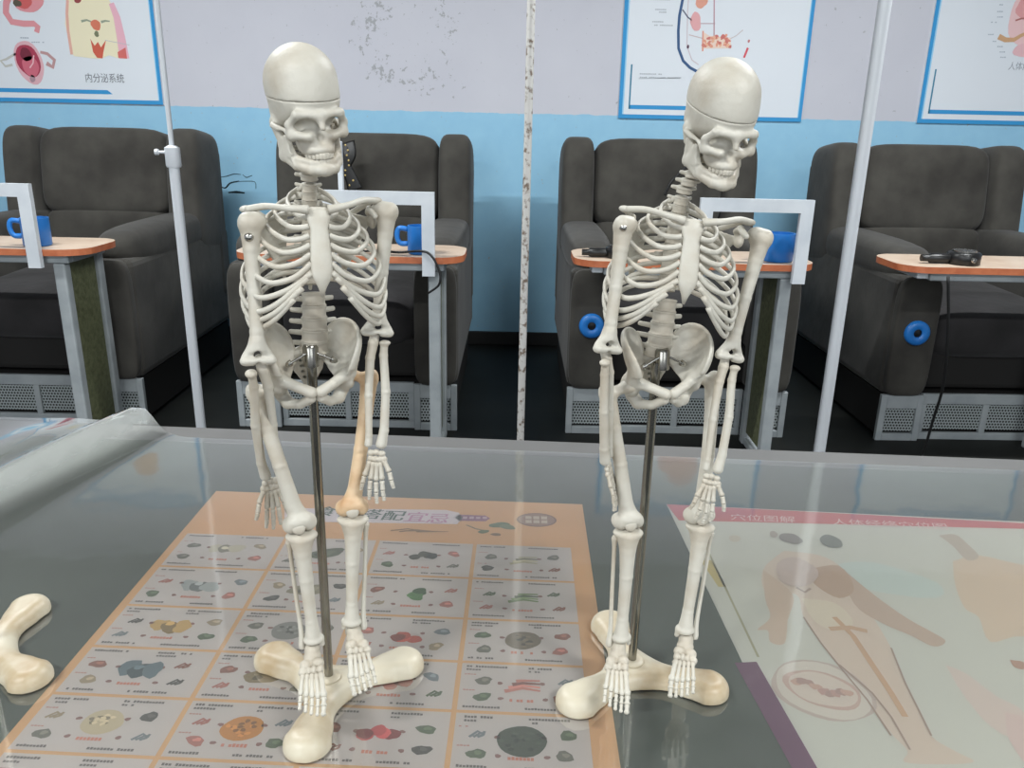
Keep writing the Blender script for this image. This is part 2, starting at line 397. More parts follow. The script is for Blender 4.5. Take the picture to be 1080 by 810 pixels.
pmat('lamp_white', (225, 226, 226), 0.5)
m = pmat('lamp_tube', (240, 244, 248), 0.4); m.node_tree.nodes['Principled BSDF'].inputs['Emission Color'].default_value = (0.95, 0.98, 1, 1); m.node_tree.nodes['Principled BSDF'].inputs['Emission Strength'].default_value = 6.0
LAMP_W = 58.0
def ceiling_lamp(label, x, y):
    t = thing('ceiling_lamp', label, 'lamp', (x, y, CEIL), group='fluorescent lamps on the ceiling')
    box('housing', 'lamp_white', t, -0.63, 0.63, -0.05, 0.05, -0.055, 0.0, 0.006, 2)
    V, Fc = loft([Vector((k, 0, -0.082)) for k in (-0.6, -0.2, 0.2, 0.6)], [0.015, 0.015], [0.015, 0.015], up=(0, 0, 1), n=12); link('tube', mesh_np('tube', V, Fc), 'lamp_tube', t)
    for s in (-1, 1): box('tube_holder', 'lamp_white', t, s*0.612-0.012, s*0.612+0.012, -0.02, 0.02, -0.102, -0.0545, 0.003, 1)
    l = bpy.data.lights.new('tube_light', 'AREA'); l.shape = 'RECTANGLE'; l.size = 1.2; l.size_y = 0.05; l.energy = LAMP_W; l.color = (0.96, 0.99, 1.0)
    o = bpy.data.objects.new('tube_light', l); COL.objects.link(o); o.location = (x, y, CEIL-0.108)
for k, (x, y) in enumerate(((-1.5, 2.2), (1.5, 2.2), (-1.5, -0.8), (1.5, -0.8))):
    ceiling_lamp(('fluorescent ceiling lamp above the left of the table', 'fluorescent ceiling lamp above the right of the table', 'fluorescent ceiling lamp behind the photographer, window side left', 'fluorescent ceiling lamp behind the photographer, window side right')[k], x, y)

# ------------------------------------------------------------------ the table and its clear cover
TROT = math.radians(-2.8); EDGE = Vector((0.0, 1.066, 0.0))
TM = Matrix.Translation(EDGE) @ Matrix.Rotation(TROT, 4, 'Z'); TMI = TM.inverted()
table = thing('work_table', 'long dark green-grey table under the clear plastic cover, carrying the skeleton models', 'table', EDGE, TROT)
TX0, TX1, TY0 = -1.25, 1.25, -0.80
bm = bmesh.new()
prof = [(TY0, 0.706), (TY0, 0.7455), (TY0+0.003, 0.7485), (-0.009, 0.7485), (-0.006, 0.7455), (-0.006, 0.706)]
rows = [[bm.verts.new((x, y, z)) for y, z in prof] for x in (TX0, TX1)]
for i in range(len(prof)):
    j = (i+1) % len(prof); bm.faces.new((rows[0][i], rows[0][j], rows[1][j], rows[1][i]))
bm.faces.new(rows[0][::-1]); bm.faces.new(rows[1]); bmesh.ops.recalc_face_normals(bm, faces=bm.faces[:])
link('tabletop', mesh_bm('tabletop', bm), 'table_paint', table)
box('edge_strip', 'table_edge', table, TX0, TX1, -0.060, -0.0055, 0.7086, 0.7492, 0.0015, 2)
lg = box_mesh('leg', -0.025, 0.025, -0.025, 0.025, 0, 0.706, 0.004)
for x in (TX0+0.08, TX1-0.08):
    for y in (TY0+0.08, -0.09): link('leg', lg, 'table_leg', table, Matrix.Translation((x, y, 0)))
for x in (TX0+0.08, TX1-0.08): box('rail', 'table_leg', table, x-0.015, x+0.015, TY0+0.106, -0.116, 0.64, 0.70)
box('rail', 'table_leg', table, TX0+0.106, TX1-0.106, -0.105, -0.075, 0.64, 0.70)

RA = TMI @ atz(132, 441, 0.772); RB = TMI @ atz(0, 503, 0.770)
rd = (RB-RA); rd.z = 0; rlen = rd.length; rd.normalize(); rn = Vector((-rd.y, rd.x, 0))
def sheet_z(x, y):
    z = 0.7505
    pass
    p = Vector((x, y, 0))-Vector((RA.x, RA.y, 0)); s = p.dot(rd); q = p.dot(rn)
    if s > -0.12:
        h = 0.027*(1.0+0.25*math.sin(s*9+1.0)); wd = 0.030+0.02*max(0.0, s)
        z += h*math.exp(-(q/wd)**2)*min(1.0, (s+0.12)/0.10)
        z += 0.008*math.exp(-((q+0.10)/0.045)**2)*min(1.0, max(0.0, s+0.05)/0.1)     # a second, lower wave
    return z
xs = sorted(set([round(TX0-0.004+0.03*i, 4) for i in range(16)]+[round(TX0+0.476+0.012*i, 4) for i in range(50)]+[round(v, 4) for v in np.linspace(TX0+1.09, TX1+0.004, 50)]))
def sheet_end(x): t = min(1.0, max(0.0, (x+0.56)/0.12)); t = t*t*(3-2*t); return 0.002-0.050*t      # drawn back from the far edge except at the fold
us = [0.62*v for v in np.linspace(0, 1, 22)][:-1]+[0.62+0.38*v for v in np.linspace(0, 1, 28)]
V, Fc, FO = [], [], []
for x in xs:
    ye = sheet_end(x)
    for u in us:
        y = TY0-0.004+(ye-TY0+0.004)*u; z = sheet_z(x, y); V.append((x, y, z)); FO.append(min(1.0, max(0.0, (z-0.7525)/0.016)))
    z = V[-1][2]
nc = len(us)
for i in range(len(xs)-1):
    for j in range(nc-1): Fc.append((i*nc+j, (i+1)*nc+j, (i+1)*nc+j+1, i*nc+j+1))
sh = link('plastic_sheet', mesh_np('plastic_sheet', V, Fc), 'clear_plastic', None, TM.copy())
sh.data.attributes.new('fold', 'FLOAT', 'POINT').data.foreach_set('value', FO)
tag(sh, 'clear soft plastic sheet covering the whole table, rucked into a fold at its left', 'table cover')

# ------------------------------------------------------------------ bones (millimetres; x = the skeleton's left, -y = front, z up)
B = {}
def build_skull():
    f = Field((-27, -36, -2), (27, 40, 78), 0.75)
    f.d = f.ell((0, 5, 47.5), (22.6, 29.5, 27.5)).astype(np.float32)
    f.add(f.ell((0, 4, 53), (22.4, 27.5, 21.5)), 4)
    f.add(f.ell((0, -6, 41), (20, 20.5, 19)), 5)
    f.add(f.ell((0, 11, 31), (19, 22, 13)), 6)
    for s in (-1, 1):
        f.add(f.cap((s*2.5, -25.2, 32.0), (s*14.5, -22.8, 33.2), 3.2, 2.8), 3)     # brow
        f.add(f.cap((s*14.5, -22.8, 33.0), (s*18.6, -17.5, 27), 2.6, 2.4), 2)      # outer rim of the orbit
        f.add(f.cap((s*18.4, -17.5, 27), (s*17.2, -18.6, 20.5), 2.5, 3.2), 2)
        f.add(f.cap((s*17.2, -18.6, 20.5), (s*8.5, -23.5, 19.5), 3.2, 3.0), 2)     # cheekbone
        f.add(f.cap((s*18, -15.5, 21.5), (s*22.3, 4, 25.5), 2.2, 1.9), 2)          # zygomatic arch
        f.add(f.cap((s*18, 9, 27), (s*17, 8, 18), 4.5, 3.0), 3)                    # mastoid
    f.add(f.ell((0, -12, 16), (12.8, 12, 12)), 5)
    f.add(f.ell((0, -17.5, 10.5), (10.5, 10, 5.0)), 3)
    f.add(f.cap((0, -25.5, 31), (0, -28.4, 24.5), 2.4, 1.9), 3)                    # nasal bone
    for s in (-1, 1):
        f.sub(f.ell((s*9.6, -26.5, 26.0), (5.8, 7.0, 4.6), ('y', s*8)), 2.0)      # orbit
        f.sub(f.ell((s*24, -10.5, 31), (4.6, 6.0, 9)), 3)                          # temple
        f.sub(f.ell((s*20.6, -7, 20), (2.2, 6.0, 2.6)), 2)                         # gap under the arch
        f.sub(f.ell((s*14.5, -23.5, 12), (4.5, 6, 4.5)), 3)                        # hollow of the cheek
    f.sub(f.ell((0, -28, 18.3), (3.3, 7, 4.6)), 1.2)                               # nose
    cut = 42.5+0.08*f.Y+0*f.X                                                      # sawn skull cap
    dz = f.Z-cut
    B['skull'] = bone('skull', f, np.maximum(f.d, dz+0.12)); B['skull_cap'] = bone('skull_cap', f, np.maximum(f.d, 0.12-dz))
    m = Field((-23, -31, -8), (23, 9, 26), 0.7)
    for s in (-1, 1):
        m.chain([(s*18.8, 1.5, 22), (s*18.2, 2.5, 14), (s*17.2, 1.5, 6)], [2.6, 2.4, 3.2], 1)
        m.chain([(s*17.2, 1.5, 6), (s*13.8, -12, 1.0), (s*7.5, -22.5, -1.6), (0, -25.3, -1.8)], [3.2, 3.4, 3.4, 3.4], 3)
        m.chain([(s*17.0, -3, 9), (s*12.8, -13.5, 4.6), (s*7.0, -22.0, 2.6), (0, -24.3, 2.4)], [2.6, 2.4, 2.3, 2.3], 3)
        m.chain([(s*17.0, -3, 7), (s*17.6, -6.5, 19)], [3.0, 1.6], 3)
        m.add(m.tri((s*17.8, 1.5, 18), (s*17.2, 1.5, 6), (s*16.0, -9, 9), 1.7), 2)
        m.add(m.tri((s*17.8, 1.5, 18), (s*16.4, -6.5, 17), (s*16.0, -9, 9), 1.7), 2)
    m.add(m.ell((0, -25.5, -2.2), (6.2, 3.4, 3.6)), 2)
    B['mandible'] = bone('mandible', m)
    parts = []
    for row, (z0, z1, ry, rx) in enumerate(((5.2, 9.0, 1.0, 1.0), (1.6, 5.2, 0.95, 0.96))):
        for k in range(11):
            a = math.radians(-60+12*k); x = 10.2*rx*math.sin(a); y = -8.5-18.6*ry*math.cos(a)*0.98
            p = [Vector((x, y, z0+(z1-z0)*t)) for t in (0, 0.15, 0.85, 1)]
            v, q = loft(p, [1.1, 1.5, 1.5, 1.2], [0.6, 0.75, 0.75, 0.6], up=(math.cos(a), math.sin(a), 0), n=8); parts.append((v, q))
    V, Q = merge(parts); B['teeth'] = mesh_np('teeth', np.array(V)*MM, Q)
build_skull()

def build_vertebrae():
    def vert(name, bw, bd, bh, tp, sp, spz, tpy):
        f = Field((-tp-4, -bd-3, -bh-6), (tp+4, sp+4, bh+4), 0.6)
        f.add(np.maximum(f.ell((0, 0, 0), (bw, bd, 40)), np.abs(f.Z)-bh/2), 1)
        f.add(np.maximum(f.ell((0, 0, bh/2), (bw*1.12, bd*1.12, 1.0)), np.abs(f.Z)-bh), .6)
        f.add(np.maximum(f.ell((0, 0, -bh/2), (bw*1.12, bd*1.12, 1.0)), np.abs(f.Z)-bh), .6)
        for s in (-1, 1):
            f.add(f.cap((s*bw*.6, bd*.9, 0), (s*tp, bd*.9+tpy, 0.6), 1.5, 1.3), 1.2)
            f.add(f.cap((s*bw*.6, bd*.9, 0.5), (0, bd+4, -0.5), 1.4, 1.5), 1.2)
        f.add(f.cap((0, bd+3, -.5), (0, sp, spz), 1.5, 1.3), 1.2)
        return bone(name, f)
    B['lumbar'] = vert('vertebra_lumbar', 7.6, 5.6, 5.8, 13.5, 15, -2, 1.5)
    B['thoracic'] = vert('vertebra_thoracic', 5.6, 4.8, 4.8, 9.5, 13, -5, 3.0)
    B['cervical'] = vert('vertebra_cervical', 5.2, 3.8, 3.2, 7.8, 9.5, -1.5, 0.0)
    f = Field((-16, 0, 238), (16, 32, 274), 0.7)
    f.chain([(0, 13, 268), (0, 19, 256), (0, 17, 243)], [7.0, 5.5, 2.6], 1)
    for s in (-1, 1): f.chain([(s*7, 14, 267), (s*6, 19, 256), (s*1.5, 18, 245)], [5.2, 4.0, 2.2], 3)
    for s in (-1, 1):
        for k in range(4): f.sub(f.ell((s*(6-1.0*k), 11.5+1.4*k, 264-4.6*k), (1.2, 4, 1.1)), .6)
    B['sacrum'] = bone('sacrum', f)
build_vertebrae()

def build_hip():
    f = Field((-1, -22, 221), (42, 26, 296), 0.75)
    E_ = f.ell((3, -9, 289), (28.5, 25.5, 43)); shell = np.abs(E_)-1.25
    region = f.ell((23, 2.5, 271), (14.5, 21, 20.5), ('x', -10))
    wing = np.maximum(shell, region); f.add(wing, 1)
    rim = np.sqrt(E_**2+region**2)-1.9
    f.add(np.maximum(rim, 262-f.Z), 1.5)                                           # iliac crest
    f.add(f.ell((23.5, -1, 253), (7.4, 8.0, 8.5)), 4)
    f.add(f.cap((22, 4, 256), (13.5, 16, 264), 4.2, 4.6), 4)
    f.add(f.cap((27, -12, 268), (25, -7, 258), 2.6, 4.0), 3)                       # front spine
    f.chain([(21, -6, 256), (12, -13, 252.5), (3.0, -16, 248.5)], [4.2, 3.4, 3.9], 3)
    f.chain([(22.5, 3, 249), (20.5, 4, 243), (17.5, 1.5, 238)], [5.0, 4.6, 4.4], 4)
    f.chain([(17, 0, 237.5), (10, -8, 238.5), (3.4, -14.5, 244)], [3.8, 3.0, 3.4], 2)
    f.sub(f.ell((31.5, -4, 250.5), (6.0, 6.2, 6.2)), 1)
    B['hip_bone'] = both('hip_bone', bone('hip_bone', f))
build_hip()

def build_ribs():
    A = [17, 26, 32.5, 37, 40.5, 43, 45, 46, 45.5, 43.5, 41, 35]
    YB = [23, 27, 30, 32, 33, 34, 34, 34, 33, 32, 31, 29]
    YF = [-22, -26, -30, -33, -35, -36, -36, -35, -33, -30, -27, -24]
    E0 = [0.5, 1.5, 3, 5, 8, 12, 17]
    B['rib'] = []
    for i in range(12):
        zs = 379-5.5*i; ys = 14+6*math.sin(math.pi*i/11); a, yb, yf = A[i]*min(1.0, .89+.03*max(0, i-2)), YB[i], YF[i]; yc, b = (yb+yf)/2, (yb-yf)/2
        zst = 364.5-5.4*i; yst = -25.0-1.75*min(i, 6)
        P = [(4.5, ys+2, zs)]
        if i < 7: zend = zst-E0[i]
        else: zend = [306, 299.5, 293.5, 300, 305][i-7]
        ths = [.13, .25, .38, .5, .62, .73, .81] if i < 6 else [.13, .25, .38, .49, .58, .66+.02*(9-i)] if i < 10 else ([.13, .25, .38, .5, .58] if i == 10 else [.13, .22, .32, .42])
        for t in ths:
            u = min(1.0, t/(0.78-0.03*max(0, i-3) if i < 10 else 0.7)); drop = (u**1.1)
            P.append((a*math.sin(t*math.pi)**0.85, yc+b*math.cos(t*math.pi), zs+(zend-zs)*drop))
        if i < 7:
            P.append((0.5*(P[-1][0]+6.5)-1, 0.5*(P[-1][1]+yst)-1.5, zend+0.35*(zst-zend))); P.append((6.0, yst, zst))
        elif i < 10:
            xe, ye, ze = [(8.5, -35, 329), (12, -35.5, 323), (17, -34, 316)][i-7]
            P.append((0.55*P[-1][0]+0.45*xe+1, 0.5*P[-1][1]+0.5*ye-2, zend+0.3*(ze-zend))); P.append((xe, ye, ze))
        pts = catmull(P, 6)
        V, Q = loft(pts, [1.9, 1.75, 1.75, 1.8, 1.9], [1.3, 1.3, 1.35, 1.4, 1.5], n=8)
        B['rib'].append(both('rib', mesh_np('rib', np.array([tuple(v) for v in V])*MM, Q)))
    pts = [Vector(p) for p in ((0, -23.5, 370), (0, -24.5, 367.8), (0, -26.5, 363), (0, -28, 358), (0, -31, 350), (0, -34, 340), (0, -36, 332), (0, -36.5, 328), (0, -36, 323), (0, -35.5, 317))]
    V, Q = loft(pts, [1.6, 2.2, 2.2, 2.0, 2.0, 2.0, 2.0, 1.8, 1.4, .6], [6.0, 8.2, 7.0, 5.4, 6.0, 6.6, 6.6, 5.2, 2.6, .8], up=(0, -1, 0), n=14)
    B['sternum'] = mesh_np('sternum', np.array([tuple(v) for v in V])*MM, Q)
    pts = catmull([(6, -26, 369), (18, -25, 371), (31, -9, 372), (42, 3, 370)], 7)
    V, Q = loft(pts, [2.9, 2.2, 2.0, 2.2, 2.4], [2.9, 2.2, 2.2, 3.0, 3.4], n=10)
    B['clavicle'] = both('clavicle', mesh_np('clavicle', np.array([tuple(v) for v in V])*MM, Q))
    f = Field((8, -6, 310), (54, 46, 378), 0.75)
    f.add(f.tri((15, 33, 363), (23, 40, 318), (39, 15, 357), 1.0), .6)
    f.chain([(16, 35, 352), (30, 31, 360), (40, 17, 368.5)], [1.2, 2.0, 2.4], 1.5)
    f.add(f.ell((42.5, 9, 369.5), (4.2, 7.5, 2.4), ('z', -20)), 3)
    f.chain([(38, 13, 362), (37, 4, 365), (39, -3, 361)], [2.6, 2.2, 2.0], 2)
    f.add(f.ell((40, 13, 356), (3, 4.2, 5.2)), 2)
    B['scapula'] = both('scapula', bone('scapula', f))
build_ribs()

def build_limbs():
    # every limb bone hangs from its upper joint at the origin along -z
    f = Field((-13, -13, -122), (20, 13, 8), 0.75)                                 # femur, left
    f.add(f.ell((0, 0, 0), (5.8, 5.8, 5.8)), 1)
    f.chain([(2, 0.5, -1), (11, 1.5, -5)], [3.7, 4.2], 2)
    f.add(f.ell((14, 2, -3.5), (4.2, 5.0, 6.0)), 3)
    f.chain([(12.5, 1.5, -8), (9.8, -0.5, -32), (6.0, -1.6, -62), (2, 0, -96), (0, 0.6, -106)], [5.0, 4.2, 4.0, 4.5, 6.0], 3)
    for s in (-1, 1): f.add(f.ell((s*5.0, 2.2, -112), (4.9, 7.6, 6.4)), 3)
    f.add(f.ell((0, -3, -108), (6.8, 4.5, 5.5)), 3)
    f.sub(f.ell((0, 8, -115), (2.0, 6, 6)), 1.5)
    B['femur'] = both('femur', bone('femur', f)); B['len_femur'] = .116
    f = Field((-6, -3, -6), (6, 4, 6), 0.5); f.add(f.ell((0, 0, 0), (4.6, 2.0, 4.6)), 1)
    B['patella'] = bone('patella', f)
    f = Field((-13, -11, -108), (13, 11, 5), 0.75)                                 # tibia, left (inner ankle at -x)
    f.add(f.ell((0, 0.5, -2.5), (9.7, 7.2, 4.2)), 1)
    f.chain([(0, 0, -5), (0, -1.5, -16), (-0.5, -2, -40), (-1, -0.5, -80), (-1.0, 0, -97)], [7.6, 5.2, 4.2, 3.6, 5.0], 2)
    f.add(f.ell((-1, 0, -98.5), (6.4, 5.0, 4.0)), 2); f.add(f.cap((-5.4, 0, -97), (-6.2, 0, -104), 2.2, 1.7), 1.5)
    f.sub(f.ell((0, 0, -105), (5.0, 8, 3.6)), 1)
    B['tibia'] = both('tibia', bone('tibia', f)); B['len_tibia'] = .101
    pts = catmull([(8.0, 2.0, -6), (7.9, 1.8, -14), (7.2, 1.4, -50), (6.2, 1.2, -90), (6.4, 1.0, -104), (6.2, 1.0, -108)], 6)
    V, Q = loft(pts, [1.6, 2.6, 1.5, 1.4, 1.5, 1.5, 2.0, 2.8, 2.4, .8], [1.4, 2.3, 1.4, 1.3, 1.4, 1.4, 1.8, 2.3, 2.1, .8], up=(0, -1, 0), n=8)
    B['fibula'] = both('fibula', mesh_np('fibula', np.array([tuple(v) for v in V])*MM, Q))
    f = Field((-13, -10, -100), (13, 12, 8), 0.7)                                  # humerus, left (head faces -x)
    f.add(f.ell((-1.5, 1, 0), (6.0, 6.0, 6.0)), 1); f.add(f.ell((2.8, -1.0, -0.5), (4.6, 5.0, 6.0)), 2)
    f.chain([(1.0, 0, -4), (1.0, 0, -18), (0.4, 0, -45), (0, 0, -70), (0, 0, -82)], [5.6, 4.2, 3.5, 3.5, 4.2], 3)
    f.chain([(0, 0, -76), (-6.6, 0.5, -87)], [3.2, 2.3], 2); f.chain([(0, 0, -76), (6.0, 0.5, -86)], [3.2, 2.2], 2)
    f.add(f.cap((-6.8, -0.5, -89), (6.2, -0.5, -89), 3.0, 3.2), 1.5)
    f.sub(f.ell((0.2, 0, -84.5), (2.0, 8, 2.4)), 1); f.sub(f.ell((0, -1, -92.5), (1.6, 8, 3.0)), 1.2)
    B['humerus'] = both('humerus', bone('humerus', f)); B['len_humerus'] = .090
    f = Field((-11, -9, -92), (11, 12, 6), 0.6)                                    # ulna (inner, -x), left
    f.chain([(-1.5, 2.5, 2.0), (-2.5, 1.0, -5), (-4.2, 0, -16), (-5.0, 0, -45), (-4.6, 0, -76), (-5.0, 0, -83)], [2.8, 3.1, 2.8, 2.4, 2.1, 2.4], 1.5)
    f.sub(f.ell((-1.0, -2.6, -0.5), (4, 2.4, 2.4)), 1)
    B['ulna'] = both('ulna', bone('ulna', f)); B['len_forearm'] = .084
    f = Field((-11, -9, -92), (12, 9, 6), 0.6)
    f.add(f.ell((4.6, -0.5, -4.5), (3.4, 3.2, 2.2)), 1)
    f.chain([(4.2, -0.5, -6), (3.8, 0, -14), (5.4, 0, -42), (4.6, 0, -72), (3.0, 0, -83)], [2.3, 2.5, 2.7, 2.8, 3.5], 1.5)
    B['radius'] = both('radius', bone('radius', f))
    def dumb(pts, r, ends):
        P = catmull(pts, 4); n = len(P); rr = [ends if (k in (1, n-2)) else (ends*.7 if k in (0, n-1) else r) for k in range(n)]
        return loft(P, rr, rr, up=(0.1, -1, 0.05), n=8)
    # hand, left: wrist at the origin, fingers along -z, fanned in x, thumb at +x, palm to the back (+y)
    f = Field((-9, -5, -15), (9, 5, 4), 0.55)
    for c in ((-4, 0, -2.5), (0, 0.3, -2), (4, 0, -3), (-4.2, 0, -7), (-0.8, 0, -7.5), (2.8, 0, -7.6), (5.4, 0, -7.4)): f.add(f.ell(c, (2.6, 2.3, 2.6)), .5)
    B['carpals'] = both('carpals', bone('carpals', f))
    rays = [((-4.6, 0, -9.0), (-8.6, -0.5, -21), (-11.4, 0.8, -33)), ((-2.2, 0, -9.6), (-4.2, -0.8, -24), (-5.4, 0.8, -41)), ((0.3, 0, -9.8), (0.0, -1, -25), (0.2, 0.8, -44)),
            ((2.8, 0, -9.6), (4.2, -0.8, -24), (5.6, 0.8, -41.5)), ((5.2, -.5, -8.0), (9.8, -2.0, -17), (13.0, -2.6, -30))]
    B['metacarpal'], B['finger_bone'] = [], []
    for a, b_, c in rays:
        V, Q = dumb([a, [(a[k]+b_[k])/2 for k in range(3)], b_], 1.8, 2.3)
        B['metacarpal'].append(both('metacarpal', mesh_np('metacarpal', np.array([tuple(v) for v in V])*MM, Q)))
        L = lambda t: tuple(b_[k]+(c[k]-b_[k])*t+(0 if k != 1 else -1.2*math.sin(math.pi*t)) for k in range(3))
        V, Q = merge([dumb([L(.05), L(.25), L(.48)], 1.65, 2.0), dumb([L(.5), L(.62), L(.77)], 1.5, 1.8), dumb([L(.79), L(.9), L(1)], 1.25, 1.5)])
        B['finger_bone'].append(both('finger_bone', mesh_np('finger_bone', np.array(V)*MM, Q)))
    B['len_hand'] = .044
    # foot, left: ankle at the origin, toes towards -y, sole at z = -19, big toe at -x
    f = Field((-12, -24, -22), (12, 20, 5), 0.6)
    f.add(f.ell((0, 0, -3.5), (5.2, 6.5, 4.4)), 1); f.add(f.cap((0.5, 5, -10), (0.5, 12, -13.5), 5.2, 5.2), 3); f.add(f.ell((0, -4, -8), (6, 6, 4.5)), 2)
    for c, r in (((-3.6, -10.5, -8.6), (4.2, 3.2, 4.4)), ((4.2, -10.0, -10), (4.2, 4.2, 4.2)), ((-5.2, -15.6, -9.8), (2.4, 3.2, 3.6)), ((-1.2, -16, -9.6), (2.1, 3.0, 3.4)), ((2.2, -15.8, -10.2), (2.0, 3.0, 3.2)), ((6.2, -15, -11.4), (3.0, 3.2, 3.0))):
        f.add(f.ell(c, r), .5)
    B['tarsals'] = both('tarsals', bone('tarsals', f))
    B['metatarsal'], B['toe_bone'] = [], []
    for k in range(5):
        x0 = -5.4+2.8*k; x1 = -7.6+3.7*k; yk = [-35.5, -36, -35, -33.5, -31.5][k]; ty = [-50, -49.5, -48, -45.5, -42.5][k]; r = 1.8 if k == 0 else 1.3
        V, Q = dumb([(x0, -18.5, -10.5), ((x0+x1)/2, (yk-18.5)/2, -12.2), (x1, yk, -16)], r, r*1.45)
        B['metatarsal'].append(both('metatarsal', mesh_np('metatarsal', np.array([tuple(v) for v in V])*MM, Q)))
        V, Q = merge([dumb([(x1, yk-1, -16.2), (x1, yk-3.5, -16.4), (x1+.1, yk+(ty-yk)*.5, -17)], r*.85, r*1.2), dumb([(x1+.1, yk+(ty-yk)*.56, -17), (x1+.1, yk+(ty-yk)*.75, -17.3), (x1+.2, ty, -17.6)], r*.8, r*1.05)])
        B['toe_bone'].append(both('toe_bone', mesh_np('toe_bone', np.array(V)*MM, Q)))
    # stand
    f = Field((-88, -88, -1), (88, 92, 24), 1.0)
    Zk, f.Z = f.Z, np.zeros_like(f.Z)                                              # plan outline first, then a rounded slab
    for k in range(3):
        a = math.radians(90+120*k); c, s = math.cos(a), math.sin(a)
        f.add(f.cap((0, 0, 0), (c*50, s*50, 0), 11.0, 12.0), 22)
        f.add(f.cap((c*50, s*50, 0), (c*60, s*60, 0), 12.5, 17.0), 10)
    f.Z = Zk; rr = 10.5; top = 14.0-2.2*np.exp(-((f.X**2+f.Y**2)/34.0**2))
    a_ = np.maximum(f.d+rr, 0); b_ = np.maximum(f.Z-(top-rr), 0)
    f.d = np.maximum(np.sqrt(a_**2+b_**2)-rr, 0.4-f.Z).astype(np.float32)
    B['stand_base'] = bone('stand_base', f)
    B['hub'] = lathe('rod_socket', [(9.5*MM, 11*MM), (9.3*MM, 13.2*MM), (7.5*MM, 14.2*MM), (5.0*MM, 14.4*MM)], 20)
    B['rod'] = lathe('stand_rod', [(3.4*MM, 0), (3.4*MM, 1.0), (0, 1.0)], 16)
    V1, Q1 = lathe_np([(5.4, 0), (5.4, 13), (4.2, 15), (0, 15)], 14)
    B['clamp'] = mesh_np('rod_clamp', np.array(V1)*MM, Q1, True); B['clamp'].set_sharp_from_angle(angle=0.7)
    B['screw'] = lathe('screw', [(1.1*MM, -7*MM), (1.1*MM, 0), (2.9*MM, 0), (2.9*MM, 1.0*MM), (2.2*MM, 2.2*MM), (0.9*MM, 2.8*MM), (0, 2.9*MM)], 16)
build_limbs()

def aim(P, D, front, nominal, side_scale=1.0):
    """matrix of a bone hanging from P to D whose front (-y) looks as nearly as possible to 'front'"""
    z = (P-D); L = z.length; z.normalize(); y = -Vector(front); y = (y-z*y.dot(z)).normalized(); x = y.cross(z)
    R = Matrix(((x.x, y.x, z.x, P.x), (x.y, y.y, z.y, P.y), (x.z, y.z, z.z, P.z), (0, 0, 0, 1)))
    return R @ Matrix.Diagonal((side_scale, side_scale, L/nominal, 1))

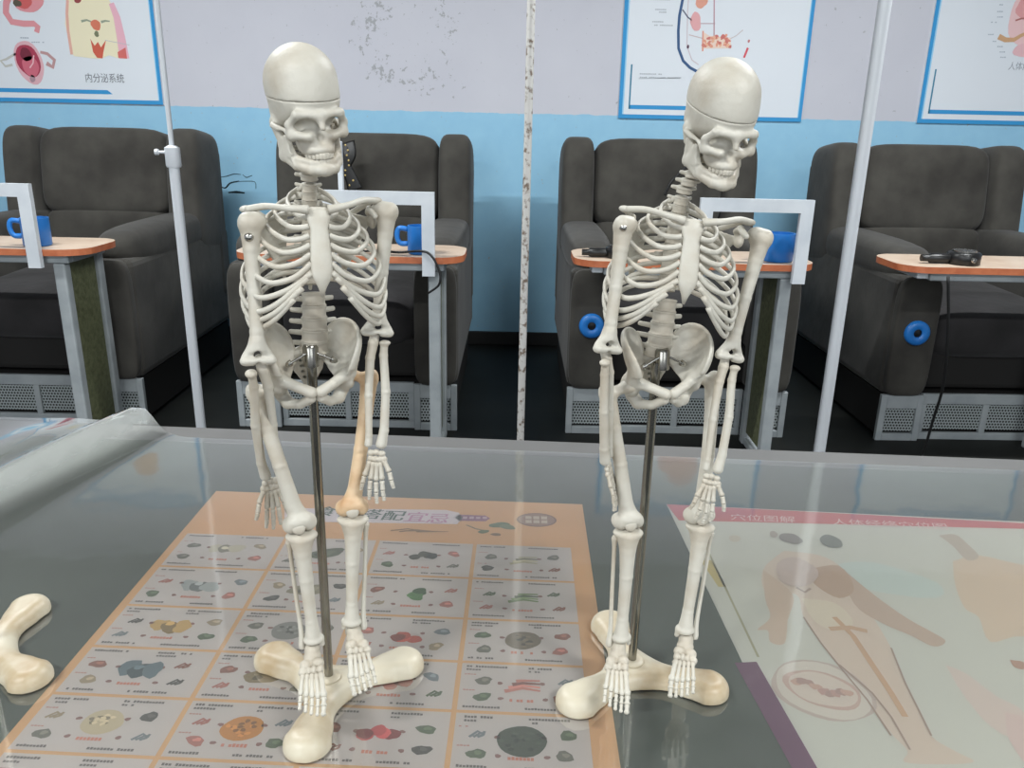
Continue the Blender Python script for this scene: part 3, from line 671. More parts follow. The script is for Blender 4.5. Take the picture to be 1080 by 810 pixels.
def skeleton(label, hub, cfg):
    root = thing('skeleton_model', label, 'skeleton', (hub.x, hub.y, TABLE_Z+0.0008), group='two small skeleton models on stands')
    O = Vector((hub.x, hub.y, TABLE_Z+0.0008)); TI = Matrix.Translation(-O)
    def put(name, me, M, mat='bone', parent=None): return link(name, me, mat, parent or root, (TI @ M) if parent is None else M)
    G = Matrix.Translation(O)
    # stand
    put('stand_base', B['stand_base'], G @ Matrix.Rotation(cfg['base'], 4, 'Z'), 'base_plastic'); put('rod_socket', B['hub'], G, 'base_plastic')
    top = O+Vector(cfg['rod_top']); d = top-(O+Vector((0, 0, 0.010)))
    q = Vector((0, 0, 1)).rotation_difference(d.normalized()).to_matrix().to_4x4()
    put('stand_rod', B['rod'], Matrix.Translation(O+Vector((0, 0, 0.010))) @ q @ Matrix.Diagonal((1, 1, d.length, 1)), 'steel')
    # torso
    MP = Matrix.Translation(O+Vector(cfg['pelvis_off'])) @ Matrix.Translation((0, 0, .25)) @ Matrix.Rotation(cfg['pelvis_lean'], 4, 'Y') @ Matrix.Rotation(cfg['pelvis_yaw'], 4, 'Z') @ Matrix.Translation((0, 0, -.25))
    MT = Matrix.Translation(O+Vector(cfg['pelvis_off'])+Vector((cfg['torso_dx'], 0, 0))) @ Matrix.Translation((0, 0, .27)) @ Matrix.Rotation(cfg['lean'], 4, 'Y') @ Matrix.Rotation(cfg['yaw'], 4, 'Z') @ Matrix.Rotation(cfg.get('tip', 0), 4, 'X') @ Matrix.Translation((0, 0, -.27))
    put('sacrum', B['sacrum'], MP)
    for s in (1, -1): put('hip_bone', B['hip_bone'][s], MP)
    cl = put('rod_clamp', B['clamp'], MP @ Matrix.Translation((0, 0.001, .262)), 'steel')
    for s in (1, -1):
        put('screw', B['screw'], Matrix.Translation((s*.013, -.003, .0045)) @ Matrix.Rotation(s*math.radians(118), 4, 'Y') @ Matrix.Diagonal((.8, .8, 1.7, 1)), 'screw_steel', cl)
    for k in range(5):
        z = 274+8.1*k; put('vertebra', B['lumbar'], MT @ Matrix.Translation((0, (9.5-2.2*math.sin(math.pi*(k+1)/6))*MM, z*MM)) @ Matrix.Rotation(math.radians(6-4*k), 4, 'X') @ Matrix.Diagonal((1.18-.05*k, 1.2, 1.32, 1)))
    for k in range(12):
        z = 379-5.5*k; put('vertebra', B['thoracic'], MT @ Matrix.Translation((0, (13+5*math.sin(math.pi*k/11))*MM, z*MM)) @ Matrix.Rotation(math.radians(10-2.2*k), 4, 'X') @ Matrix.Diagonal((.82+.018*k, .82+.018*k, .95, 1)))
    neck = Vector(cfg['neck'])*MM
    n0 = Vector((0, .012, .384)); ncut = n0+(neck-n0)*1.0
    for k in range(7):
        t = (k+.4)/7; p = n0.lerp(ncut, t)+Vector((0, -.0018*math.sin(math.pi*t), 0))
        put('vertebra', B['cervical'], MT @ Matrix.Translation(p) @ Matrix.Rotation(cfg['head_yaw']*t*.6, 4, 'Z') @ Matrix.Rotation(math.radians(14-4*k), 4, 'X'))
    put('sternum', B['sternum'], MT)
    for i in range(12):
        for s in (1, -1): put('rib', B['rib'][i][s], MT)
    for s in (1, -1):
        MC = MT @ Matrix.Translation((s*.005, 0, .369)) @ Matrix.Rotation(-s*cfg['shrug'][0 if s == 1 else 1], 4, 'Y') @ Matrix.Diagonal((cfg['reach'][0 if s == 1 else 1], 1, 1, 1)) @ Matrix.Translation((-s*.005, 0, -.369))
        put('clavicle', B['clavicle'][s], MC); put('scapula', B['scapula'][s], MC)
    # head
    MH = MT @ Matrix.Translation(neck) @ Matrix.Rotation(cfg['head_roll'], 4, 'Y') @ Matrix.Rotation(cfg['head_yaw'], 4, 'Z') @ Matrix.Rotation(cfg['head_pitch'], 4, 'X') @ Matrix.Translation((0, -.004, -.020)) @ Matrix.Scale(cfg.get('head_scale', 1.0), 4)
    sk = put('skull', B['skull'], MH)
    I = Matrix.Identity(4)
    put('skull_cap', B['skull_cap'], I, 'bone', sk); put('mandible', B['mandible'], I, 'bone', sk); put('teeth', B['teeth'], I, 'tooth', sk)
    # limbs: (pixel, depth offset) joints
    J = {k: at(v[0], v[1], hub.y+v[2]) for k, v in cfg['joints'].items()}
    for s, S in ((1, 'L'), (-1, 'R')):
        fr = cfg['front'+S]
        put('femur', B['femur'][s], aim(J['hip'+S], J['knee'+S], fr['thigh'], B['len_femur'], 1.2), cfg.get('thigh_mat'+S, 'bone'))
        kd = (J['hip'+S]-J['knee'+S]).normalized(); fv = Vector(fr['shin']).normalized()
        put('patella', B['patella'], aim(J['knee'+S]+kd*.004+fv*.0070, J['knee'+S]-kd*.006+fv*.0070, fr['shin'], .010))
        kt = J['knee'+S]-kd*.003; A_ = J['ankle'+S]
        M = aim(kt, A_, fr['shin'], B['len_tibia'], 1.16); put('tibia', B['tibia'][s], M); put('fibula', B['fibula'][s], M)
        toe = atz(*cfg['toe'+S], A_.z-.0175); fdir = toe-A_; fdir.z = 0; L = fdir.length; fdir.normalize(); yv = -fdir; xv = yv.cross(Vector((0, 0, 1)))
        ad = (A_-kt).normalized(); A2 = A_+ad*.0015
        k = L/.0485
        MF = Matrix(((xv.x, yv.x, 0, A2.x), (xv.y, yv.y, 0, A2.y), (xv.z, yv.z, 1, A2.z), (0, 0, 0, 1))) @ Matrix.Diagonal((cfg.get('foot_w', 1.08), k, 1, 1))
        ft = put('foot', B['tarsals'][s], MF)
        for j in range(5): put('metatarsal', B['metatarsal'][j][s], I, 'bone', ft); put('toe_bone', B['toe_bone'][j][s], I, 'bone', ft)
        put('humerus', B['humerus'][s], aim(J['sh'+S], J['elb'+S], fr['arm'], B['len_humerus'], 1.18))
        M = aim(J['elb'+S]+(J['wr'+S]-J['elb'+S]).normalized()*.002, J['wr'+S], fr['forearm'], B['len_forearm'], 1.12); put('ulna', B['ulna'][s], M); put('radius', B['radius'][s], M)
        wd = (J['tip'+S]-J['wr'+S]); M = aim(J['wr'+S]+wd.normalized()*.003, J['tip'+S], fr['hand'], B['len_hand'], cfg.get('hand_w'+S, 1.0))
        hd = put('hand', B['carpals'][s], M)
        for j in range(5): put('metacarpal', B['metacarpal'][j][s], I, 'bone', hd); put('finger_bone', B['finger_bone'][j][s], I, 'bone', hd)
        ad = (J['elb'+S]-J['sh'+S]).normalized(); sp = J['sh'+S]+ad*fr['screw'][0]; sv = Vector(fr['screw_dir']).normalized(); sv = (sv-ad*sv.dot(ad)).normalized()
        q = Vector((0, 0, 1)).rotation_difference(sv).to_matrix().to_4x4()
        put('screw', B['screw'], Matrix.Translation(sp+sv*fr['screw'][1]) @ q, 'screw_steel')
    return root

D = math.radians
HUB1 = atz(347, 715, 0.762); HUB2 = atz(666.5, 698, 0.762)
CFG1 = dict(base=D(178), rod_top=(0.0, 0.002, 0.268), pelvis_off=(0.0005, 0, 0), pelvis_yaw=D(22), pelvis_lean=D(0), yaw=D(21), lean=D(1.5), torso_dx=.004, shrug=(D(3), D(-7)), reach=(1.0, .93), neck=(-2, 6, 415), head_yaw=D(12), head_scale=.93, head_pitch=D(4), head_roll=D(-6),
    joints=dict(hipL=(366, 394, .010), kneeL=(372, 541, -.002), ankleL=(373, 658, -.004), hipR=(294, 404, -.010), kneeR=(317, 558, -.018), ankleR=(329, 677, -.018),
                shL=(406, 221, .018), elbL=(398, 352, .008), wrL=(397, 470, -.004), tipL=(397, 531, -.010), shR=(266, 233, -.022), elbR=(272, 382, -.036), wrR=(285, 501, -.004), tipR=(289, 558, .010)),
    toeL=(386, 727), toeR=(328, 752), thigh_matL='bone_tan', hand_wL=0.95, hand_wR=0.95,
    frontL=dict(thigh=(.3, -1, 0), shin=(.2, -1, 0), arm=(.3, -1, 0), forearm=(.1, -1, 0), hand=(0, -1, 0), screw=(.0, .006), screw_dir=(1, -.2, 0)),
    frontR=dict(thigh=(.35, -1, 0), shin=(.15, -1, 0), arm=(.5, -1, 0), forearm=(.6, -1, 0), hand=(.5, -1, 0), screw=(.010, .0052), screw_dir=(-.1, -1, .1)))
CFG2 = dict(base=D(10), rod_top=(0.001, 0.0, 0.262), pelvis_off=(0.006, 0, -.005), pelvis_yaw=D(12), pelvis_lean=D(-2), yaw=D(3), lean=D(5), torso_dx=-.003, shrug=(D(0), D(0)), reach=(1.14, .88), neck=(12, 5, 421), head_yaw=D(13), head_pitch=D(15), head_roll=D(-3), head_scale=.93,
    joints=dict(hipL=(732, 398, .008), kneeL=(739, 549, -.002), ankleL=(724, 667, -.010), hipR=(664, 407, -.008), kneeR=(663, 555, -.018), ankleR=(653, 675, -.022),
                shL=(802, 249, .014), elbL=(769, 378, .0), wrL=(752, 496, -.014), tipL=(741, 552, -.022), shR=(660, 236, -.018), elbR=(640, 370, -.032), wrR=(640, 485, -.022), tipR=(650, 538, -.018)),
    toeL=(719, 733), toeR=(649, 747), hand_wL=1.0, hand_wR=0.8,
    frontL=dict(thigh=(.2, -1, 0), shin=(0, -1, 0), arm=(.2, -1, 0), forearm=(.1, -1, 0), hand=(.1, -1, 0), screw=(.0, .006), screw_dir=(1, -.2, 0)),
    frontR=dict(thigh=(.2, -1, 0), shin=(.1, -1, 0), arm=(.5, -1, 0), forearm=(1, -.5, 0), hand=(1, -.35, 0), screw=(.003, .0062), screw_dir=(-.35, -1, .1)))
skeleton('small cream skeleton model standing on the food chart, head turned, tan left thigh bone', HUB1, CFG1)
skeleton('small cream skeleton model leaning sideways between the two charts, head bowed and tilted', HUB2, CFG2)
st = thing('skeleton_stand', 'cream three-lobed stand with a bare rod, cut off by the left edge of the picture', 'stand', (-0.423, 0.556, TABLE_Z+0.0008))
link('stand_base', B['stand_base'], 'base_plastic', st, Matrix.Rotation(D(0), 4, 'Z')); link('rod_socket', B['hub'], 'base_plastic', st)
link('stand_rod', B['rod'], 'steel', st, Matrix.Translation((0, 0, .010)) @ Matrix.Diagonal((1, 1, .258, 1)))

# ------------------------------------------------------------------ recliners along the wall
def rot_y(a): return Matrix.Rotation(a, 4, 'Y')
RC = {}
def recliner_meshes():
    RC['side'] = box_mesh('side_panel', -0.085, 0.085, -0.70, 0.40, 0.19, 0.66, 0.03, 3)
    RC['pad'] = pillow('arm_pad', 0.18, 0.96, 0.15, 3.6, 8)
    RC['armfront'] = pillow('arm_front', 0.165, 0.05, 0.47, 6.0, 8)
    RC['wing'] = pillow('back_wing', 0.155, 0.34, 0.56, 5.5, 10)
    RC['shell'] = box_mesh('back_shell', -0.445, 0.445, 0.20, 0.36, 0.30, 1.06, 0.05, 3)
    RC['head'] = pillow('head_cushion', 0.60, 0.20, 0.40, 6.0, 12)
    RC['lumbar'] = pillow('lumbar_cushion', 0.60, 0.22, 0.30, 5.0, 10)
    RC['seat'] = pillow('seat_cushion', 0.58, 0.96, 0.22, 5.0, 12)
    RC['apron'] = box_mesh('apron', -0.29, 0.29, -0.64, 0.20, 0.20, 0.36, 0.02, 2)
    bm = bmesh.new(); bm_box(bm, -0.42, 0.42, -0.66, 0.34, 0.015, 0.185); RC['plinth'] = mesh_bm('plinth', bm)
    RC['perf_mid'] = box_mesh('perforated_panel', -0.122, 0.122, -0.004, 0.004, 0.03, 0.135)
    RC['perf_end'] = box_mesh('perforated_panel', -0.06, 0.06, -0.004, 0.004, 0.03, 0.125)
    RC['ring'] = None
recliner_meshes()
def recliner(label, loc, rz, ring_side=None, arm_dz=0.0):
    t = thing('recliner', label, 'armchair', loc, rz, 'recliners along the wall')
    T = Matrix.Translation
    pl = link('plinth', RC['plinth'], 'dark_cloth', t)
    y0 = -0.702
    # front of the metal plinth: rails, posts, perforated sheets
    for a in ((-0.265, 0.265, 0.150, 0.192), (-0.265, 0.265, 0.0, 0.03), (-0.012, 0.012, 0.03, 0.150), (-0.265, -0.242, 0.03, 0.15), (0.242, 0.265, 0.03, 0.15)):
        box('plinth_rail', 'grey_metal', pl, a[0], a[1], y0+0.012, y0+0.03, a[2], a[3], 0.002, 1)
    for sx in (-1, 1):
        link('perforated_panel', RC['perf_mid'], 'perforated_metal', pl, T((sx*0.128, y0+0.024, 0.012)))
        cx = sx*0.352
        for a in ((cx-0.085, cx-0.06, 0, 0.192), (cx+0.06, cx+0.085, 0, 0.192), (cx-0.06, cx+0.06, 0.135, 0.192), (cx-0.06, cx+0.06, 0, 0.03)):
            box('plinth_rail', 'grey_metal', pl, a[0], a[1], y0-0.008, y0+0.012, a[2], a[3], 0.002, 1)
        link('perforated_panel', RC['perf_end'], 'perforated_metal', pl, T((cx, y0+0.006, 0.008)))
        sd = link('side_panel', RC['side'], 'velvet', t, T((sx*0.355, 0, 0)))
        link('arm_pad', RC['pad'], 'velvet', t, T((sx*0.355, -0.195, 0.69)))
        link('arm_front', RC['armfront'], 'velvet', sd, T((0, -0.702, 0.425)))
        link('back_wing', RC['wing'], 'velvet', t, T((sx*0.372, 0.19, 0.845)) @ Matrix.Rotation(math.radians(-7), 4, 'X'))
    link('back_shell', RC['shell'], 'velvet', t, T((0, 0.03, 0)))
    link('head_cushion', RC['head'], 'velvet', t, T((0, 0.16, 0.925)) @ Matrix.Rotation(math.radians(-9), 4, 'X'))
    link('lumbar_cushion', RC['lumbar'], 'velvet', t, T((0, 0.12, 0.62)) @ Matrix.Rotation(math.radians(-8), 4, 'X'))
    link('seat_cushion', RC['seat'], 'velvet_seat', t, T((0, -0.21, 0.44)) @ Matrix.Rotation(math.radians(2), 4, 'X'))
    link('apron', RC['apron'], 'dark_cloth', t)
    if ring_side:
        me = lathe('cup_ring', [(0.016, -0.006), (0.016, 0.008), (0.024, 0.013), (0.042, 0.012), (0.048, 0.006), (0.048, -0.006)], 28)
        rg = link('cup_ring', me, 'blue_plastic', t, T((ring_side*0.355, -0.732, 0.45)) @ Matrix.Rotation(math.radians(90), 4, 'X'))
        link('ring_centre', lathe('ring_centre', [(0.0, -0.004), (0.016, -0.004), (0.016, 0.002), (0, 0.004)], 20), 'black_plastic', rg)
    return t
recliner('grey velvet recliner at the far left, behind the left tray table and thin white pole', (-1.90, 3.74, 0), D(0))
recliner('grey velvet recliner behind the skeleton that stands on the food chart', (-0.655, 3.74, 0), D(0))
recliner('grey velvet recliner with a blue ring on its arm, behind the leaning skeleton', (0.655, 3.74, 0), D(0), -1)
recliner('grey velvet recliner with a blue ring on its arm, farthest right by the thick pole', (1.885, 3.74, 0), D(1), -1)

# ------------------------------------------------------------------ tray tables with a hoop, one leg frame each
def rounded_top(name, x0, x1, y0, y1, z0, z1, r, corners):
    """board in the xy plane; corners: which of (x0y0, x1y0, x1y1, x0y1) are rounded"""
    pts = []
    C = [((x0, y0), (1, 1), 180), ((x1, y0), (-1, 1), 270), ((x1, y1), (-1, -1), 0), ((x0, y1), (1, -1), 90)]
    for k, ((cx, cy), (sx, sy), a0) in enumerate(C):
        rr = r if corners[k] else 0.012
        for j in range(7):
            a = math.radians(a0+90*j/6); pts.append((cx+sx*rr+rr*math.cos(a), cy+sy*rr+rr*math.sin(a)))
    V = [(x, y, z0) for x, y in pts]+[(x, y, z1) for x, y in pts]; n = len(pts)
    Fc = [tuple(range(n-1, -1, -1)), tuple(range(n, 2*n))]+[(k, (k+1) % n, n+(k+1) % n, n+k) for k in range(n)]
    me = mesh_np(name, V, Fc, False); return me
def tray_table(label, xr, width, rz=0.0, hoop=True, yc=2.70, z=0.747, hx=0.03):
    """xr: x of the leg end; the board runs to the left of it by 'width'"""
    t = thing('tray_table', label, 'table', (xr, yc, 0), rz, 'tray tables in front of the recliners')
    me = rounded_top('tray_top', -width, 0.085, 0.0, 0.30, z-0.022, z, 0.09, (1, 1, 1, 1))
    me.materials.append(MATS['wood_top']); me.materials.append(MATS['wood_edge'])
    for p in me.polygons: p.material_index = 0 if abs(p.normal.z) > 0.5 else 1
    link('tray_top', me, None, t)
    box('side_rail', 'grey_metal', t, -width+0.10, 0.02, 0.02, 0.05, z-0.05, z-0.0225, 0.003, 1)
    box('side_rail', 'grey_metal', t, -width+0.10, 0.02, 0.25, 0.28, z-0.05, z-0.0225, 0.003, 1)
    box('end_rail', 'grey_metal', t, -0.04, 0.02, 0.051, 0.249, z-0.05, z-0.0225, 0.003, 1)
    box('end_bracket', 'white_metal', t, -width+0.06, -width+0.099, 0.03, 0.27, z-0.045, z-0.0225, 0.003, 1)
    for y in (0.02, 0.25): box('leg', 'grey_metal', t, -0.035, 0.005, y, y+0.04, 0.0, z-0.0505, 0.006, 2)
    box('leg_panel', 'green_panel', t, -0.022, -0.010, 0.0605, 0.2495, 0.05, z-0.052)
    box('foot_bar', 'grey_metal', t, -0.030, 0.0, 0.0605, 0.2495, 0.0, 0.03, 0.005, 1)
    if hoop:
        h = z+0.215; b = 0.042
        hp = bpy.data.objects.new('hoop_frame', None); COL.objects.link(hp); hp.parent = t; hp.location = (0, -0.022, 0)
        x1, x0 = hx, hx-0.37
        # mitred flat bars
        def bar(pts):
            V = [(x, y, zz) for y in (0.0, 0.02) for x, zz in pts]; Fc = [(0, 1, 2, 3), (7, 6, 5, 4)]+[(k+4, (k+1) % 4+4, (k+1) % 4, k) for k in range(4)]
            link('hoop_bar', mesh_np('hoop_bar', V, Fc, False), 'white_metal', hp)
        bar([(x0, h), (x0+b, h-b), (x1-b, h-b), (x1, h)])
        bar([(x1, h), (x1-b, h-b), (x1-b, z-0.06), (x1, z-0.06)])
        bar([(x0+b, h-b), (x0, h), (x0, z-0.02), (x0+b, z-0.02)])
    return t
tray_table('tray table with a white hoop, cut off by the left edge, before the leftmost recliner', -1.534, 0.70, hx=-0.05)
tray_table('tray table with a white hoop behind the skeleton on the food chart', -0.258, 0.70, hx=-0.008)
tray_table('tray table with a white hoop behind the leaning skeleton', 0.940, 0.737, hx=0.032)
tray_table('tray table with no hoop in view, running out of the right edge', 2.06, 0.75, hoop=False, z=0.750)

def mug(label, loc, rz, r=0.045, h=0.095):
    t = thing('plastic_mug', label, 'mug', loc, rz, 'blue mugs on the tray tables')
    link('mug_body', lathe('mug_body', [(r*.92, 0), (r, 0.004), (r, h), (r-.004, h), (r-.005, 0.006), (0, 0.006)], 28), 'blue_plastic', t)
    P = catmull([(-r+.002, 0, h*.86), (-r-.028, 0, h*.88), (-r-.036, 0, h*.62), (-r-.026, 0, h*.36), (-r+.002, 0, h*.34)], 5)
    V, Fc = loft(P, [.006, .006], [.009, .009], up=(0, 1, 0), n=8); link('handle', mesh_np('handle', V, Fc), 'blue_plastic', t)
mug('blue plastic mug beside the hoop of the leftmost tray table', (-1.645, 2.785, 0.7475), D(10))
mug('blue plastic mug in the hoop right of the skeleton on the food chart', (-0.324, 2.785, 0.7475), D(0))
mug('blue plastic mug right of the leaning skeleton\'s shoulder', (0.905, 2.785, 0.7475), D(0), 0.052)

def gauge(label, loc, rz, s=1.0):
    t = thing('cuff_gauge', label, 'gauge', loc, rz, 'black gauges on the tray tables')
    link('drum', lathe('drum', [(0.05*s, 0), (0.054*s, 0.004), (0.054*s, 0.036*s), (0.048*s, 0.042*s), (0, 0.042*s)], 28), 'black_plastic', t)
    link('rim', lathe('rim', [(0.030*s, 0.0422*s), (0.040*s, 0.0422*s), (0.040*s, 0.047*s), (0.030*s, 0.047*s)], 24), 'screw_steel', t)
    link('barrel', lathe('barrel', [(0.015*s, 0), (0.017*s, 0.006), (0.017*s, 0.07*s), (0.012*s, 0.075*s), (0.012*s, 0.1*s), (0, 0.1*s)], 18), 'black_plastic', t, Matrix.Translation((-0.045*s, 0, 0.018*s)) @ rot_y(math.radians(-90)))
    link('valve', lathe('valve', [(0.009*s, 0), (0.009*s, 0.012), (0.006*s, 0.016), (0, 0.016)], 14), 'screw_steel', t, Matrix.Translation((0.004*s, -0.050*s, 0.02*s)) @ Matrix.Rotation(math.radians(90), 4, 'X'))
gauge('black round gauge with a barrel on the rightmost tray table', (1.545, 2.785, 0.7505), D(0))
gauge('black gauge half hidden behind the leaning skeleton\'s upper arm', (0.362, 2.785, 0.7475), D(0), 0.9)

def cable(label, pts, r=0.005):
    o = link('black_cable', tube_mesh('black_cable', catmull(pts, 8), r, 8), 'cable'); tag(o, label, 'cable', 'thin black cables')
g = [at(1000, 292, 2.68), at(1000, 345, 2.69), at(996, 400, 2.72), at(985, 440, 2.76), at(972, 462, 2.80)]
g[-1].z = 0.006; g[-2].z = max(g[-2].z, 0.05)
cable('thin black cable hanging from the rightmost tray table to the floor', g+[Vector((g[-1].x-0.10, 2.82, 0.006))])
cable('thin black cable looping over the tray behind the skeleton on the food chart', [Vector((-0.55, 2.76, 0.753)), Vector((-0.46, 2.76, 0.757)), Vector((-0.39, 2.72, 0.759)), at(450, 266, 2.665), at(463, 285, 2.66), at(463, 300, 2.66), at(452, 309, 2.67)], 0.004)
cable('black strap hanging over the backrest behind the leaning skeleton\'s neck', [at(742, 158, 3.72), at(724, 176, 3.71), at(708, 192, 3.70), at(701, 206, 3.70)], 0.006)

# black ribbon with gold studs over the recliner back, and the white rod beside it
p0 = at(367, 150, 3.72)
rb = thing('studded_ribbon', 'black ribbon with gold studs hanging beside the left skeleton\'s jaw', 'ribbon', (p0.x, 3.70, p0.z))
V, Fc = loft(catmull([(-.005, .02, 0), (.008, .0, -.05), (-.008, .0, -.10), (.014, .0, -.16), (.028, .0, -.205)], 6), [.003, .003], [.036, .030, .024, .028, .036], up=(0, 1, 0), n=8)
link('band', mesh_np('band', V, Fc), 'cable', rb)
sm = lathe('stud', [(0.0045, 0), (0.004, 0.002), (0, 0.003)], 10); rnd = random.Random(3)
for k in range(9): link('stud', sm, 'gold', rb, Matrix.Translation((rnd.uniform(-.014, .016)+.010*(k > 6), -.004, -.012-.0215*k)) @ Matrix.Rotation(math.radians(90), 4, 'X'))
a = at(357.5, 149, 2.72)
o = box('upright_rod', 'white_metal', None, a.x-.008, a.x+.008, 2.715, 2.735, 0.7475, a.z, .002, 1); tag(o, 'slim white upright behind the left skeleton\'s chin, rising from the tray', 'rod')

# ------------------------------------------------------------------ drip stands
def drip_stand(label, x, y, r_low, z_joint, r_up, top, mat, collar=True):
    t = thing('drip_stand', label, 'drip stand', (x, y, 0), group='drip stands between table and recliners')
    link('foot_disc', lathe('foot_disc', [(0.17, 0), (0.17, 0.012), (0.12, 0.03), (r_low+.012, 0.04), (r_low+.010, 0.09), (r_low, 0.095)], 32), 'grey_metal', t)
    link('lower_tube', lathe('lower_tube', [(r_low, 0.09), (r_low, z_joint)], 20), mat, t)
    link('upper_tube', lathe('upper_tube', [(r_up, z_joint), (r_up, top), (0, top+.004)], 16), mat, t)
    if collar:
        cl = link('collar', lathe('collar', [(r_low+.004, z_joint-.05), (r_low+.006, z_joint-.045), (r_low+.006, z_joint), (r_up+.002, z_joint+.006)], 20), 'pole_white', t)
        link('locking_knob', lathe('locking_knob', [(0.004, 0), (0.004, 0.018), (0.008, 0.02), (0.008, 0.028), (0, 0.03)], 12), 'pole_white', cl, Matrix.Translation((-r_low-.003, -.002, z_joint-.012)) @ rot_y(math.radians(-90)))
    for s in (-1, 1):
        link('hook', tube_mesh('hook', catmull([(0, 0, top-.01), (s*.05, 0, top+.005), (s*.10, 0, top-.01), (s*.125, 0, top+.02), (s*.115, 0, top+.045)], 5), .004, 8), 'screw_steel', t)
drip_stand('slim white telescopic drip stand with a collar, in front of the leftmost recliner', -0.906, 2.2, 0.0135, 1.10, 0.0065, 2.02, 'pole_white')
drip_stand('thin rust-speckled white pole between the two skeletons', 0.028, 2.2, 0.0105, 1.9, 0.0105, 2.0, 'pole_rust', False)
drip_stand('thick plain white pole in front of the rightmost recliner', 0.906, 2.2, 0.0165, 1.9, 0.0165, 2.0, 'pole_white', False)

# ------------------------------------------------------------------ flat print
class Print:
    """flat inked shapes in a plane; each layer lies a hair above the one below"""
    def __init__(s, step=0.0001): s.V, s.F, s.C, s.step = [], [], [], step
    fade = 0.0; paper = (212, 210, 200)
    def poly(s, pts, rgb, layer=1):
        rgb = tuple(c+(q-c)*s.fade for c, q in zip(rgb, s.paper))
        o = len(s.V); s.V += [(p[0], p[1], layer*s.step) for p in pts]
        a = sum(pts[i][0]*pts[(i+1) % len(pts)][1]-pts[(i+1) % len(pts)][0]*pts[i][1] for i in range(len(pts)))
        idx = list(range(o, o+len(pts))); s.F.append(tuple(idx if a > 0 else idx[::-1])); s.C.append((*lin(rgb), 1.0))
    def rect(s, x0, y0, x1, y1, rgb, layer=1): s.poly([(x0, y0), (x1, y0), (x1, y1), (x0, y1)], rgb, layer)
    def blob(s, cx, cy, rx, ry, rgb, layer=2, wob=0.12, n=16, rot=0.0, rnd=random):
        ph = [rnd.uniform(0, 6.28) for _ in range(3)]; pts = []
        for k in range(n):
            a = 2*math.pi*k/n; r = 1+wob*(math.sin(2*a+ph[0])*.5+math.sin(3*a+ph[1])*.4+math.sin(5*a+ph[2])*.3)
            x, y = rx*r*math.cos(a), ry*r*math.sin(a); pts.append((cx+x*math.cos(rot)-y*math.sin(rot), cy+x*math.sin(rot)+y*math.cos(rot)))
        s.poly(pts, rgb, layer)
    def stroke(s, pts, w, rgb, layer=2, w1=None):
        P = [Vector((*p, 0)) for p in pts]; n = len(P); A, Bq = [], []
        for i in range(n):
            t = (P[min(i+1, n-1)]-P[max(i-1, 0)]).normalized(); q = Vector((-t.y, t.x, 0)); ww = w+((w if w1 is None else w1)-w)*i/(n-1)
            A.append(P[i]+q*ww*.5); Bq.append(P[i]-q*ww*.5)
        for i in range(n-1): s.poly([A[i][:2], A[i+1][:2], Bq[i+1][:2], Bq[i][:2]], rgb, layer)
    def dashes(s, x, y, n, w, h, rgb, layer=3, rnd=random, dx=(1, 0), dy=(0, 1)):
        for k in range(n):
            if rnd.random() < 0.08: continue
            hh = h*rnd.uniform(.75, 1); ww = w*.8
            q = [(x+dx[0]*(k*w+a)+dy[0]*b, y+dx[1]*(k*w+a)+dy[1]*b) for a, b in ((0, 0), (ww, 0), (ww, hh), (0, hh))]; s.poly(q, rgb, layer)
    def text(s, string, place, rgb, layer=3):
        """place(u, v) maps glyph units (one em = 1) to the plane"""
        cu = bpy.data.curves.new('glyphs', 'FONT'); cu.body = string; cu.size = 1.0; cu.resolution_u = 3; ob = bpy.data.objects.new('glyphs', cu); COL.objects.link(ob)
        bpy.context.view_layer.update(); dg = bpy.context.evaluated_depsgraph_get()
        me = bpy.data.meshes.new_from_object(ob.evaluated_get(dg))
        o = len(s.V); s.V += [(*place(v.co.x, v.co.y), layer*s.step) for v in me.vertices]
        for p in me.polygons:
            idx = [o+i for i in p.vertices]; q = [s.V[i] for i in idx]
            a = sum(q[i][0]*q[(i+1) % len(q)][1]-q[(i+1) % len(q)][0]*q[i][1] for i in range(len(q)))
            s.F.append(tuple(idx if a > 0 else idx[::-1])); s.C.append((*lin(rgb), 1.0))
        bpy.data.objects.remove(ob); bpy.data.curves.remove(cu); bpy.data.meshes.remove(me)
    def build(s, name, parent, M=None):
        me = mesh_np(name, np.array(s.V), s.F, False); at_ = me.color_attributes.new('ink', 'FLOAT_COLOR', 'CORNER'); buf = []
        for p, c in zip(me.polygons, s.C): buf += list(c)*p.loop_total
        at_.data.foreach_set('color', buf)
        return link(name, me, 'printed_ink', parent, M)

PZ = TABLE_Z-0.0012
def sheet_of_paper(name, pts, parent, mat):
    n = len(pts); V = [(x, y, 0) for x, y in pts]+[(x, y, 0.0002) for x, y in pts]
    Fc = [tuple(range(n-1, -1, -1)), tuple(range(n, 2*n))]+[(k, (k+1) % n, n+(k+1) % n, n+k) for k in range(n)]
    return link(name, mesh_np(name, V, Fc, False), mat, parent)

